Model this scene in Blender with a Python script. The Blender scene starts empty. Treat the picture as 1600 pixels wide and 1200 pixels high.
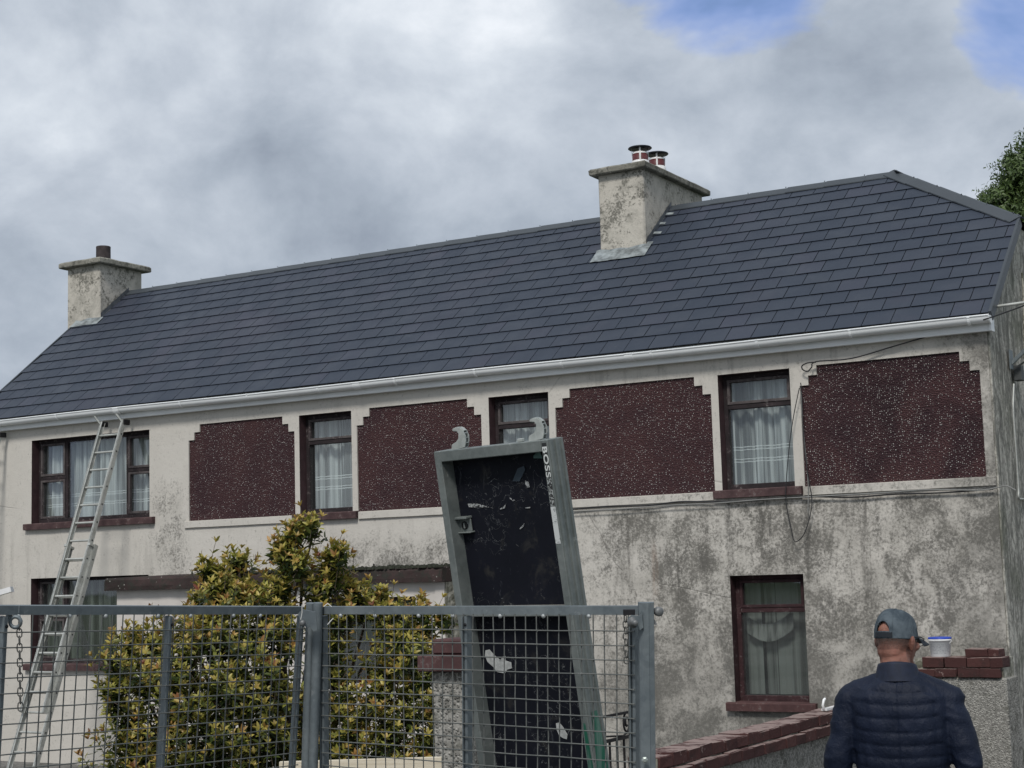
import bpy, bmesh, math, random
from mathutils import Vector, Matrix, noise as mnoise
from mathutils.geometry import tessellate_polygon

S = bpy.context.scene
COL = S.collection
rnd = random.Random(7)
R = math.radians

# ------------------------------------------------------------------ camera
FPX = 2504.37                      # focal length in pixels of a 1600 px wide frame
YAW, PIT, ROL = R(30.707), R(6.796), R(-1.677)
_F = Vector((-math.sin(YAW)*math.cos(PIT), math.cos(YAW)*math.cos(PIT), math.sin(PIT)))
_r = Vector((math.cos(YAW), math.sin(YAW), 0))
_u = _r.cross(_F)
CR = _r*math.cos(ROL) + _u*math.sin(ROL)
CU = -_r*math.sin(ROL) + _u*math.cos(ROL)
cam_data = bpy.data.cameras.new('camera')
cam = bpy.data.objects.new('camera', cam_data); COL.objects.link(cam)
cam_data.sensor_width = 36; cam_data.lens = FPX/1600*36
cam_data.clip_start = .05; cam_data.clip_end = 2000
cam.matrix_world = Matrix(((CR.x, CU.x, -_F.x, 0), (CR.y, CU.y, -_F.y, 0), (CR.z, CU.z, -_F.z, 0), (0, 0, 0, 1)))
S.camera = cam

# ------------------------------------------------------------------ world, sun, exposure
SUN_EL, SUN_AZ = R(48), R(166)      # azimuth clockwise from +Y
w = bpy.data.worlds.new('World'); S.world = w; w.use_nodes = True
def build_world():
    nt = w.node_tree; nt.nodes.clear(); N = nt.nodes.new; L = nt.links.new
    out = N('ShaderNodeOutputWorld')
    sky = N('ShaderNodeTexSky'); sky.sky_type = 'NISHITA'; sky.sun_disc = False
    sky.sun_elevation = SUN_EL; sky.sun_rotation = SUN_AZ
    b1 = N('ShaderNodeBackground'); b1.inputs[1].default_value = .06; L(sky.outputs[0], b1.inputs[0])
    tc = N('ShaderNodeTexCoord')
    mp = N('ShaderNodeMapping'); L(tc.outputs['Generated'], mp.inputs[0]); mp.inputs['Scale'].default_value = (1, 1, 1.35)
    mp.inputs['Location'].default_value = (3.1, 1.7, .4)
    def noise(scale, det, rough, dist, src=mp.outputs[0]):
        n = N('ShaderNodeTexNoise'); n.inputs['Scale'].default_value = scale; n.inputs['Detail'].default_value = det
        n.inputs['Roughness'].default_value = rough; n.inputs['Distortion'].default_value = dist; L(src, n.inputs['Vector']); return n.outputs[0]
    def ramp(f, st):
        r = N('ShaderNodeValToRGB'); L(f, r.inputs[0]); e = r.color_ramp.elements
        while len(e) < len(st): e.new(.5)
        for i, (p, c) in enumerate(st): e[i].position = p; e[i].color = (*c, 1)
        return r.outputs[0]
    def mth(op, a, b=None, cl=False):
        m = N('ShaderNodeMath'); m.operation = op; m.use_clamp = cl
        for i, v in enumerate((a, b)):
            if v is None: continue
            if isinstance(v, (int, float)): m.inputs[i].default_value = v
            else: L(v, m.inputs[i])
        return m.outputs[0]
    def mix(f, a, b):
        m = N('ShaderNodeMix'); m.data_type = 'RGBA'; L(f, m.inputs[0])
        for k, v in ((6, a), (7, b)):
            if isinstance(v, tuple): m.inputs[k].default_value = (*v, 1)
            else: L(v, m.inputs[k])
        return m.outputs[2]
    big = noise(2.7, 4, .50, .25)
    fine = noise(8.5, 10, .58, .2)
    shade = mth('ADD', mth('MULTIPLY', big, .62), mth('MULTIPLY', fine, .38))
    col = ramp(shade, [(.39, (.185, .215, .262)), (.455, (.255, .29, .34)), (.515, (.33, .365, .415)), (.575, (.42, .455, .50)), (.64, (.56, .585, .62))])
    # openings in the cloud: broad noise plus the clearer region high on the right of the house
    gap = noise(3.4, 6, .6, .3)
    def lobe(u, v, lo):
        d = (_F*FPX + CR*(u-800) + CU*(600-v)).normalized()
        vm = N('ShaderNodeVectorMath'); vm.operation = 'DOT_PRODUCT'
        nz = N('ShaderNodeVectorMath'); nz.operation = 'NORMALIZE'; L(tc.outputs['Generated'], nz.inputs[0])
        L(nz.outputs[0], vm.inputs[0]); vm.inputs[1].default_value = d
        mr = N('ShaderNodeMapRange'); L(vm.outputs['Value'], mr.inputs[0]); mr.inputs[1].default_value = math.cos(lo); mr.inputs[2].default_value = 1
        mr.interpolation_type = 'SMOOTHSTEP'; return mr.outputs[0]
    g = mth('ADD', gap, mth('MULTIPLY', lobe(1120, -95, R(5.2)), .17))
    g = mth('ADD', g, mth('MULTIPLY', lobe(1630, 45, R(3.8)), .20))
    g = mth('ADD', g, mth('MULTIPLY', lobe(880, 60, R(3)), .07))
    gapf = ramp(g, [(.655, (0, 0, 0)), (.82, (1, 1, 1))])
    veil = mth('MULTIPLY', gapf, .85)
    bc = N('ShaderNodeBackground'); L(mix(mth('MULTIPLY', gapf, .9), col, (.17, .28, .72)), bc.inputs[0]); bc.inputs[1].default_value = 1.0
    ms = N('ShaderNodeMixShader'); L(veil, ms.inputs[0]); L(bc.outputs[0], ms.inputs[1]); L(b1.outputs[0], ms.inputs[2])
    L(ms.outputs[0], out.inputs[0])
build_world()
sd = bpy.data.lights.new('sun', 'SUN'); sd.energy = 1.5; sd.angle = R(12); sd.color = (1, .965, .92)
sun = bpy.data.objects.new('sun', sd); COL.objects.link(sun)
_sd = Vector((math.sin(SUN_AZ)*math.cos(SUN_EL), math.cos(SUN_AZ)*math.cos(SUN_EL), math.sin(SUN_EL)))
sun.rotation_euler = _sd.to_track_quat('Z', 'Y').to_euler()
vs = S.view_settings; vs.view_transform = 'Standard'; vs.look = 'None'; vs.exposure = 0.7; vs.gamma = 1; vs.use_curve_mapping = False

# ------------------------------------------------------------------ helpers: a point of the photograph put at a known distance
def ray(u, v): return _F + CR*((u-800)/FPX) + CU*((600-v)/FPX)
def atD(u, v, d): return ray(u, v)*d
def atY(u, v, y): r = ray(u, v); return r*(y/r.y)
def atX(u, v, x): r = ray(u, v); return r*(x/r.x)
def atZ(u, v, z): r = ray(u, v); return r*(z/r.z)

ORG = {}
def empty(name, loc, label=None, cat=None, group=None):
    o = bpy.data.objects.new(name, None); COL.objects.link(o); o.location = loc; o.empty_display_size = .2
    ORG[o.name] = Vector(loc)
    if label: o['label'] = label
    if cat: o['category'] = cat
    if group: o['group'] = group
    return o
def tag(o, label=None, cat=None, group=None, kind=None):
    for k, v in (('label', label), ('category', cat), ('group', group), ('kind', kind)):
        if v: o[k] = v
    return o

class MB:
    def __init__(s): s.v = []; s.f = []; s.sm = []
    def add(s, vs, fs, smooth=False):
        n = len(s.v); s.v += [Vector(p) for p in vs]
        for f in fs: s.f.append([i+n for i in f]); s.sm.append(smooth)
        return s
    def box(s, lo, hi, M=None):
        x0, y0, z0 = lo; x1, y1, z1 = hi
        P = [Vector(p) for p in ((x0,y0,z0),(x1,y0,z0),(x1,y1,z0),(x0,y1,z0),(x0,y0,z1),(x1,y0,z1),(x1,y1,z1),(x0,y1,z1))]
        if M: P = [M @ p for p in P]
        return s.add(P, [(0,3,2,1),(4,5,6,7),(0,1,5,4),(1,2,6,5),(2,3,7,6),(3,0,4,7)])
    def bbox(s, lo, hi, b=.004, M=None):
        # box with chamfered edges
        x0, y0, z0 = lo; x1, y1, z1 = hi
        vs = []; idx = {}
        for i, X in enumerate((x0, x1)):
            for j, Y in enumerate((y0, y1)):
                for k, Z in enumerate((z0, z1)):
                    sx, sy, sz = (1, -1)[i], (1, -1)[j], (1, -1)[k]
                    idx[(i,j,k,0)] = len(vs); vs.append(Vector((X, Y+sy*b, Z+sz*b)))
                    idx[(i,j,k,1)] = len(vs); vs.append(Vector((X+sx*b, Y, Z+sz*b)))
                    idx[(i,j,k,2)] = len(vs); vs.append(Vector((X+sx*b, Y+sy*b, Z)))
        fs = []
        for a in range(3):
            for t in (0, 1):
                o = [q for q in range(3) if q != a]; f = []
                for (p, q) in ((0,0),(1,0),(1,1),(0,1)):
                    k = [0,0,0]; k[a] = t; k[o[0]] = p; k[o[1]] = q; f.append(idx[(*k, a)])
                fs.append(f)
        for a in range(3):
            o = [q for q in range(3) if q != a]
            for p in (0,1):
                for q in (0,1):
                    k0 = [0,0,0]; k0[a] = 0; k0[o[0]] = p; k0[o[1]] = q; k1 = list(k0); k1[a] = 1
                    fs.append([idx[(*k0,o[0])], idx[(*k1,o[0])], idx[(*k1,o[1])], idx[(*k0,o[1])]])
        for i in (0,1):
            for j in (0,1):
                for k in (0,1): fs.append([idx[(i,j,k,0)], idx[(i,j,k,1)], idx[(i,j,k,2)]])
        if M: vs = [M @ p for p in vs]
        return s.add(vs, fs)
    def ring_loft(s, rings, cap=True, smooth=True, closed=True):
        n = len(rings[0]); vs = [p for r in rings for p in r]; fs = []
        for a in range(len(rings)-1):
            for i in range(n if closed else n-1):
                j = (i+1) % n; fs.append((a*n+i, a*n+j, (a+1)*n+j, (a+1)*n+i))
        s.add(vs, fs, smooth)
        if cap and closed:
            s.add(rings[0], [tuple(range(n))[::-1]]); s.add(rings[-1], [tuple(range(n))])
        return s
    def tube(s, pts, r, n=8, cap=True):
        pts = [Vector(p) for p in pts]; rs = r if isinstance(r, (list, tuple)) else [r]*len(pts)
        rings = []; ref = None
        for i, p in enumerate(pts):
            t = (pts[min(i+1, len(pts)-1)] - pts[max(i-1, 0)]).normalized()
            if ref is None:
                ref = Vector((0,0,1)) if abs(t.z) < .9 else Vector((1,0,0))
            a = (ref - t*ref.dot(t)).normalized(); ref = a; b = t.cross(a)
            rings.append([p + (a*math.cos(2*math.pi*k/n) + b*math.sin(2*math.pi*k/n))*rs[i] for k in range(n)])
        return s.ring_loft(rings, cap)
    def bar(s, a, b, wd, th, up=Vector((0,0,1))):
        a = Vector(a); b = Vector(b); t = (b-a); L = t.length; t.normalize()
        x = up.cross(t)
        if x.length < 1e-4: x = Vector((1,0,0)).cross(t)
        x.normalize(); z = t.cross(x)
        M = Matrix(((x.x, t.x, z.x, a.x), (x.y, t.y, z.y, a.y), (x.z, t.z, z.z, a.z), (0,0,0,1)))
        return s.box((-wd/2, 0, -th/2), (wd/2, L, th/2), M)
    def lathe(s, prof, c, n=24, axis=None, smooth=True):
        c = Vector(c); rings = []
        ax = Vector(axis).normalized() if axis else Vector((0,0,1))
        a = Vector((1,0,0)) if abs(ax.x) < .9 else Vector((0,1,0)); a = (a-ax*a.dot(ax)).normalized(); b = ax.cross(a)
        for r, z in prof: rings.append([c + ax*z + (a*math.cos(2*math.pi*k/n)+b*math.sin(2*math.pi*k/n))*r for k in range(n)])
        return s.ring_loft(rings, True, smooth)
    def prism(s, poly, M, d0, d1):
        """poly 2D list extruded along local z of M from d0 to d1"""
        n = len(poly); a = [M @ Vector((p[0], p[1], d0)) for p in poly]; b = [M @ Vector((p[0], p[1], d1)) for p in poly]
        fs = [(i, (i+1) % n, n+(i+1) % n, n+i) for i in range(n)]
        tri = tessellate_polygon([[Vector((p[0], p[1], 0)) for p in poly]])
        fs += [(t[2], t[1], t[0]) for t in tri] + [(t[0]+n, t[1]+n, t[2]+n) for t in tri]
        return s.add(a+b, fs)
    def mesh(s, name, mat, org=Vector((0,0,0))):
        me = bpy.data.meshes.new(name); me.from_pydata([tuple(p-org) for p in s.v], [], s.f)
        me.polygons.foreach_set('use_smooth', s.sm)
        if isinstance(mat, (list, tuple)):
            for m in mat: me.materials.append(m)
        else: me.materials.append(mat)
        me.update()
        bm = bmesh.new(); bm.from_mesh(me); bmesh.ops.recalc_face_normals(bm, faces=bm.faces); bm.to_mesh(me); bm.free()
        return me
    def build(s, name, mat, parent=None, kind=None, label=None, cat=None, group=None):
        org = ORG[parent.name] if parent else Vector((0,0,0))
        o = bpy.data.objects.new(name, s.mesh(name, mat, org)); COL.objects.link(o)
        if parent: o.parent = parent
        ORG[o.name] = org
        return tag(o, label, cat, group, kind)

def XZ(y):   # local (x, y) -> world (x, z), extruding along +Y
    return Matrix(((1,0,0,0),(0,0,1,y),(0,1,0,0),(0,0,0,1)))

# ------------------------------------------------------------------ material helpers
class NT:
    def __init__(s, name):
        s.m = bpy.data.materials.new(name); s.m.use_nodes = True; s.nt = s.m.node_tree
        s.bsdf = s.nt.nodes['Principled BSDF']; s.geo = s.N('ShaderNodeNewGeometry'); s.pos = s.geo.outputs['Position']
        s.tc = s.N('ShaderNodeTexCoord')
    def N(s, t): return s.nt.nodes.new(t)
    def L(s, a, b): s.nt.links.new(a, b)
    def setin(s, sock, v):
        if isinstance(v, (int, float)): sock.default_value = v
        elif isinstance(v, tuple):
            sock.default_value = (*v, 1) if len(sock.default_value) == 4 and len(v) == 3 else v
        else: s.L(v, sock)
    def mapping(s, scale=(1,1,1), src=None, rot=(0,0,0), loc=(0,0,0)):
        m = s.N('ShaderNodeMapping'); s.L(src or s.pos, m.inputs[0]); m.inputs['Scale'].default_value = scale
        m.inputs['Rotation'].default_value = rot; m.inputs['Location'].default_value = loc; return m.outputs[0]
    def noise(s, scale=5, det=4, rough=.55, dist=0, src=None):
        n = s.N('ShaderNodeTexNoise'); s.L(src or s.pos, n.inputs['Vector'])
        for k, v in (('Scale', scale), ('Detail', det), ('Roughness', rough), ('Distortion', dist)): n.inputs[k].default_value = v
        return n.outputs[0]
    def voro(s, scale=5, feat='F1', out='Distance', src=None, rand=1, dim='3D'):
        n = s.N('ShaderNodeTexVoronoi'); n.voronoi_dimensions = dim; n.feature = feat; s.L(src or s.pos, n.inputs['Vector']); n.inputs['Scale'].default_value = scale
        n.inputs['Randomness'].default_value = rand
        return n.outputs[out]
    def math(s, op, a, b=0.0, c=None, cl=False):
        m = s.N('ShaderNodeMath'); m.operation = op; m.use_clamp = cl
        s.setin(m.inputs[0], a); s.setin(m.inputs[1], b)
        if c is not None: s.setin(m.inputs[2], c)
        return m.outputs[0]
    def mr(s, v, a, b, c=0., d=1.):
        m = s.N('ShaderNodeMapRange'); s.L(v, m.inputs[0])
        for i, q in enumerate((a, b, c, d)): m.inputs[i+1].default_value = q
        m.interpolation_type = 'SMOOTHSTEP'; return m.outputs[0]
    def mix(s, f, a, b, mode='MIX'):
        m = s.N('ShaderNodeMix'); m.data_type = 'RGBA'; m.blend_type = mode
        s.setin(m.inputs[0], f); s.setin(m.inputs[6], a); s.setin(m.inputs[7], b); return m.outputs[2]
    def sep(s, v=None):
        n = s.N('ShaderNodeSeparateXYZ'); s.L(v or s.pos, n.inputs[0]); return n.outputs
    def bump(s, h, strength=.4, dist=.01, prev=None):
        b = s.N('ShaderNodeBump'); b.inputs['Strength'].default_value = strength; b.inputs['Distance'].default_value = dist
        s.L(h, b.inputs['Height'])
        if prev: s.L(prev, b.inputs['Normal'])
        return b.outputs[0]
    def fin(s, col, rough=.8, metal=0, normal=None, spec=.4):
        s.setin(s.bsdf.inputs['Base Color'], col); s.setin(s.bsdf.inputs['Roughness'], rough); s.setin(s.bsdf.inputs['Metallic'], metal)
        s.bsdf.inputs['Specular IOR Level'].default_value = spec
        if normal: s.L(normal, s.bsdf.inputs['Normal'])
        return s.m
    def band(s, v, a, b, soft):   # 1 inside a..b
        return s.math('MULTIPLY', s.mr(v, a-soft, a+soft), s.mr(v, b-soft, b+soft, 1., 0.))

def simple(name, col, rough=.6, metal=0, var=.12, sc=12, bump=0.0, spec=.4):
    n = NT(name); f = n.noise(sc, 5, .6)
    c = n.mix(n.mr(f, .3, .7), tuple(q*(1-var) for q in col), tuple(min(1, q*(1+var)) for q in col))
    return n.fin(c, rough, metal, n.bump(n.noise(sc*6, 4), bump, .004) if bump else None, spec)

# house front: cream cement render, clean above, lichen-mottled below right
def mat_wall():
    n = NT('weathered_render'); X, Y, Z = n.sep()
    base = n.mix(n.noise(.9, 4), (.50, .472, .425), (.60, .575, .525))
    fine = n.math('ADD', n.math('MULTIPLY', n.noise(34, 3, .8, .3), .62), n.math('MULTIPLY', n.noise(1, 6, .75, .5, n.mapping((11, 11, 6))), .38)); blot = n.noise(2.1, 6, .62, .6); blot2 = n.noise(5.5, 6, .65, .3)
    streak = n.math('ADD', n.math('MULTIPLY', n.noise(1, 6, .65, .4, n.mapping((6, 6, .6))), .75), n.math('MULTIPLY', fine, .25))
    right = n.mr(X, -9.6, -7.6); low = n.mr(Z, .66, .74, 1., 0.)
    region = n.math('MULTIPLY', right, low)
    corner = n.math('MAXIMUM', n.mr(X, -4.9, -4.1), n.math('MULTIPLY', n.band(Z, .74, .82, .02), n.mr(X, -9, -7)))
    region = n.math('MAXIMUM', region, n.math('MULTIPLY', corner, .8))
    s1 = n.math('MULTIPLY', n.band(X, -15.0, -14.35, .2), n.band(Z, -.5, 1.35, .35))
    s2 = n.math('MULTIPLY', n.band(X, -12.9, -9.3, .5), n.band(Z, -.2, .5, .22))
    region = n.math('MAXIMUM', region, n.math('MULTIPLY', s1, .62))
    region = n.math('MAXIMUM', region, n.math('MULTIPLY', s2, .8))
    region = n.math('MAXIMUM', region, .13)
    # threshold of fine noise moves with region and blotches
    amt = n.math('MULTIPLY', region, n.math('ADD', .45, n.mr(blot, .34, .66, 0, .75)))
    thr = n.math('SUBTRACT', .655, n.math('MULTIPLY', amt, .195))
    d = n.math('SUBTRACT', n.math('ADD', n.math('MULTIPLY', fine, .85), n.math('MULTIPLY', blot2, .15)), thr)
    g = n.mr(d, -.11, .12)
    c = n.mix(n.math('MULTIPLY', g, .95), base, (.120, .115, .103))
    soft = n.math('MULTIPLY', n.math('MULTIPLY', region, n.mr(n.noise(3.3, 5, .6, .2),   .30, .75)), .42)
    c = n.mix(soft, c, (.20, .19, .165))
    # damp foot and the dark corner beside the gable
    foot = n.math('MULTIPLY', n.mr(Z, -1.35, -.3, .6, 0.), n.mr(blot, .3, .6, .4, 1.))
    c = n.mix(n.math('MULTIPLY', foot, right), c, (.13, .127, .115))
    dk = n.math('MULTIPLY', n.mr(X, -4.65, -4.0), n.mr(n.noise(2.4, 5), .35, .6))
    c = n.mix(n.math('MULTIPLY', dk, .6), c, (.12, .117, .105))
    # black run-off streaks below string course and eaves
    st = n.math('MULTIPLY', n.mr(streak, .50, .66), n.math('MAXIMUM', n.band(Z, -.4, .74, .2), n.math('MULTIPLY', n.band(Z, 1.9, 2.6, .1), .5)))
    c = n.mix(n.math('MULTIPLY', st, n.math('ADD', .18, n.math('MULTIPLY', right, .50))), c, (.10, .095, .085))
    sl_ = n.math('MULTIPLY', n.math('MAXIMUM', n.math('MULTIPLY', n.band(X, -6.92, -5.85, .05), n.band(Z, .05, .75, .25)), n.math('MULTIPLY', n.band(X, -6.9, -5.85, .05), n.band(Z, -2.1, -1.45, .15))), n.mr(streak, .46, .60))
    c = n.mix(n.math('MULTIPLY', sl_, .45), c, (.09, .087, .078))
    # black moss creeping up above the porch roof
    ms = n.math('MULTIPLY', n.band(X, -13.2, -9.4, .25), n.mr(Z, .06, .36, 1., 0.))
    mo = n.mr(n.math('SUBTRACT', n.noise(9, 8, .75, .5), n.math('SUBTRACT', .86, n.math('MULTIPLY', ms, .42))), 0, .05)
    c = n.mix(n.math('MULTIPLY', mo, n.mr(ms, .05, .3)), c, (.022, .022, .018))
    # rust runs
    ru = n.math('MULTIPLY', n.band(X, -7.68, -7.62, .03), n.mr(n.noise(1, 4, .6, 0, n.mapping((14, 14, 1.4))), .45, .6))
    c = n.mix(n.math('MULTIPLY', n.math('MULTIPLY', ru, n.band(Z, -.45, .25, .15)), .35), c, (.20, .10, .05))
    # hairline cracks
    ck = n.voro(.62, 'DISTANCE_TO_EDGE', src=n.mapping((1, 1, .6), n.mapping()))
    ckn = n.mix(.22, n.pos, n.N('ShaderNodeTexNoise').outputs[1])
    v2 = n.N('ShaderNodeTexVoronoi'); v2.feature = 'DISTANCE_TO_EDGE'; v2.inputs['Scale'].default_value = .55; n.L(ckn, v2.inputs['Vector'])
    crack = n.math('MULTIPLY', n.mr(v2.outputs[0], 0, .0035, 1., 0.), n.mr(n.noise(.8, 2), .48, .56))
    c = n.mix(n.math('MULTIPLY', crack, .22), c, (.15, .14, .125))
    h = n.math('ADD', n.noise(4, 4), n.math('MULTIPLY', n.noise(45, 6, .7), .25))
    h = n.math('SUBTRACT', h, n.math('MULTIPLY', crack, .3))
    return n.fin(c, .92, 0, n.bump(h, .55, .02), .2)
def mat_gable():
    n = NT('streaked_gable_render'); X, Y, Z = n.sep()
    st = n.noise(1, 10, .75, 1.2, n.mapping((7, 7, 2.0))); fi = n.noise(16, 8, .72, .4)
    c = n.mix(n.mr(st, .38, .62), (.16, .158, .14), (.56, .54, .48))
    c = n.mix(n.math('MULTIPLY', n.mr(fi, .44, .62), .75), c, (.14, .135, .12))
    c = n.mix(n.math('MULTIPLY', n.mr(n.noise(1.4, 4), .5, .65), .55), c, (.09, .1, .07))
    return n.fin(c, .95, 0, n.bump(n.math('ADD', st, fi), .5, .02), .2)
def mat_panel():
    n = NT('maroon_pebble_dash'); X, Y, Z = n.sep()
    cx = n.N('ShaderNodeCombineXYZ'); n.L(X, cx.inputs[0]); n.L(Z, cx.inputs[1]); p2 = cx.outputs[0]
    SC = 50
    dist = n.voro(SC, 'F1', 'Distance', p2, 1, '2D'); colr = n.voro(SC, 'F1', 'Color', p2, 1, '2D')
    cr, cg, cb = n.sep(colr)
    patch = n.noise(2.2, 5, .65, .3)
    rt = n.math('MULTIPLY', n.mr(X, -9.5, -4.5), .09)
    edge = n.math('MULTIPLY', n.mr(Z, 1.6, 2.05), .05)
    thr = n.math('SUBTRACT', n.math('SUBTRACT', n.mr(patch,    .3, .7, .84, .48), rt), edge)
    bare = n.mr(n.math('SUBTRACT', cr, thr), 0, .03)
    size = n.math('ADD', .10, n.math('MULTIPLY', cg, .19))
    dot = n.math('MULTIPLY', n.math('LESS_THAN', dist, size), bare)
    base = n.mix(n.mr(n.noise(1.6, 5, .6, .4), .35, .65), (.088, .042, .042), (.062, .031, .034))
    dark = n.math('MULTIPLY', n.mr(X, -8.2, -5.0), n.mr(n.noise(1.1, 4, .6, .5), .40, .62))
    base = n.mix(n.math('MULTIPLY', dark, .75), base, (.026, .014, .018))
    base = n.mix(n.math('MULTIPLY', n.mr(dist, .3, .65), .65), base, (.018, .008, .011))
    peb = n.mix(cb, (.26, .24, .23), (.60, .57, .54))
    c = n.mix(n.math('MULTIPLY', dot, n.mr(cg, 0, .9, .5, 1.)), base, peb)
    return n.fin(c, .8, 0, n.bump(n.mr(dist, 0, .5, 1., 0.), 1.0, .012), .25)
def mat_slate():
    n = NT('fibre_cement_slate')
    oi = n.N('ShaderNodeObjectInfo').outputs['Random']; ri = n.geo.outputs['Random Per Island']
    rr = n.math('FRACT', n.math('ADD', n.math('MULTIPLY', oi, 7.3), n.math('MULTIPLY', ri, 3.7)))
    c = n.mix(rr, (.029, .038, .056), (.038, .047, .065))
    c = n.mix(n.math('MULTIPLY', n.mr(rr, .86, .9), .4), c, (.041, .045, .068))
    pur = n.mr(n.noise(.8, 4, .6, .6), .5, .72)
    c = n.mix(n.math('MULTIPLY', pur, .25), c, (.050, .045, .064))
    c = n.mix(n.math('MULTIPLY', n.mr(n.noise(9, 6, .7), .66, .80), .3), c, (.16, .17, .18))
    c = n.mix(n.math('MULTIPLY', n.mr(n.noise(2.5, 4, .6), .45, .8), .18), c, (.085, .092, .105))
    return n.fin(c, n.mr(n.noise(3, 4), .3, .7, .5, .66), 0, n.bump(n.noise(60, 5), .18, .003), .28)
def mat_concrete(name, a, b, moss=.5):
    n = NT(name); f = n.noise(11, 9, .75, .5)
    c = n.mix(n.mr(n.noise(2.3, 5), .35, .65), a, b)
    c = n.mix(n.math('MULTIPLY', n.mr(f, .46, .62), moss), c, (.035, .036, .03))
    c = n.mix(n.math('MULTIPLY', n.mr(n.voro(23), .05, .25, 1., 0.), n.mr(n.noise(6), .5, .6)), c, (.40, .40, .36))
    return n.fin(c, .95, 0, n.bump(f, .6, .02), .2)
def mat_chimney():
    n = NT('chimney_render'); X, Y, Z = n.sep()
    c = n.mix(n.noise(1.5, 4), (.47, .44, .385), (.56, .53, .465))
    f = n.math('ADD', n.math('MULTIPLY', n.noise(26, 4, .8, .5), .6), n.math('MULTIPLY', n.noise(9, 6, .7, .6), .4)); bl = n.noise(1.9, 5, .65, .4)
    g = n.mr(n.math('SUBTRACT', f, n.mr(bl, .35, .65, .62, .47)), -.04, .09)
    c = n.mix(n.math('MULTIPLY', g, .85), c, (.10, .098, .083))
    c = n.mix(n.math('MULTIPLY', n.mr(n.noise(2.7, 6, .7, .8), .42, .72), .6), c, (.17, .165, .14))
    return n.fin(c, .93, 0, n.bump(n.math('ADD', f, n.noise(5)), .5, .02), .2)
def mat_wood(name, a, b, worn=.5):
    n = NT(name); f = n.noise(1, 8, .7, .4, n.mapping((30, 30, 30))); g = n.noise(7, 6, .7)
    c = n.mix(n.mr(g, .35, .65), a, b)
    c = n.mix(n.math('MULTIPLY', n.mr(n.math('ADD', n.math('MULTIPLY', f, .6), n.math('MULTIPLY', g, .4)), .54, .62), worn), c, (.22, .20, .19))
    return n.fin(c, .75, 0, n.bump(f, .4, .006), .3)
def mat_brick():
    n = NT('painted_brick'); oi = n.N('ShaderNodeObjectInfo').outputs['Random']
    c = n.mix(oi, (.048, .020, .019), (.072, .030, .027))
    c = n.mix(n.math('MULTIPLY', n.mr(n.noise(6, 6, .7), .5, .66), .7), c, (.035, .02, .018))
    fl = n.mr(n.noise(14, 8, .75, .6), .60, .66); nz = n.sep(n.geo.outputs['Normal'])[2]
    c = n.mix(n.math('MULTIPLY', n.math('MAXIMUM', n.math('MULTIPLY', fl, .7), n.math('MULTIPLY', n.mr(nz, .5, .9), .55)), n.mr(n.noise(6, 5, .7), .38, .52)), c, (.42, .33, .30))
    return n.fin(c, .85, 0, n.bump(n.noise(30, 6, .7), .6, .01), .25)
def mat_rough(name, a, b, sc=40):
    n = NT(name); v = n.voro(sc); f = n.noise(9, 7, .7)
    c = n.mix(n.mr(n.voro(sc, 'F1', 'Color'), .2, .8), a, b)
    c = n.mix(n.math('MULTIPLY', n.mr(f, .5, .66), .6), c, (.07, .07, .055))
    return n.fin(c, .95, 0, n.bump(n.mr(v, 0, .6, 1., 0.), .8, .010), .2)
def mat_galv(name, a=(.125, .15, .165), b=(.20, .228, .235), rough=.55, metal=.35):
    n = NT(name); v = n.voro(55, 'F1', 'Color'); f = n.noise(5, 7, .7, .3)
    c = n.mix(n.mr(f, .3, .7), a, b)
    c = n.mix(.22, c, n.mix(v, tuple(q*.7 for q in a), tuple(q*1.2 for q in b)))
    c = n.mix(n.math('MULTIPLY', n.mr(n.noise(17, 7, .75, .6), .60, .70), .4), c, (.42, .44, .43))
    c = n.mix(n.math('MULTIPLY', n.mr(n.noise(4.5, 8, .75, .9), .60, .72), .35), c, (.10, .075, .05))
    return n.fin(c, n.mr(f, .3, .7, rough-.1, rough+.15), metal, n.bump(f, .15, .004), .5)
def mat_glass():
    n = NT('window_glass'); nt = n.nt; nt.nodes.remove(n.bsdf)
    out = nt.nodes['Material Output']; g = n.N('ShaderNodeBsdfGlossy'); g.inputs['Roughness'].default_value = .03; g.inputs[0].default_value = (1, 1, 1, 1)
    t = n.N('ShaderNodeBsdfTransparent'); t.inputs[0].default_value = (.95, .975, .97, 1)
    lw = n.N('ShaderNodeLayerWeight'); lw.inputs[0].default_value = .5; frv = n.math('ADD', .06, n.math('MULTIPLY', n.math('POWER', lw.outputs['Facing'], 4.0), .8))
    n.L(n.bump(n.noise(2.5, 2), .05, .02), g.inputs['Normal'])
    d = n.N('ShaderNodeBsdfDiffuse'); d.inputs[0].default_value = (.3, .32, .32, 1)
    m = n.N('ShaderNodeMixShader'); n.L(frv, m.inputs[0]); n.L(t.outputs[0], m.inputs[1]); n.L(g.outputs[0], m.inputs[2])
    m2 = n.N('ShaderNodeMixShader'); m2.inputs[0].default_value = .03; n.L(m.outputs[0], m2.inputs[1]); n.L(d.outputs[0], m2.inputs[2])
    n.L(m2.outputs[0], out.inputs[0]); return n.m
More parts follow.
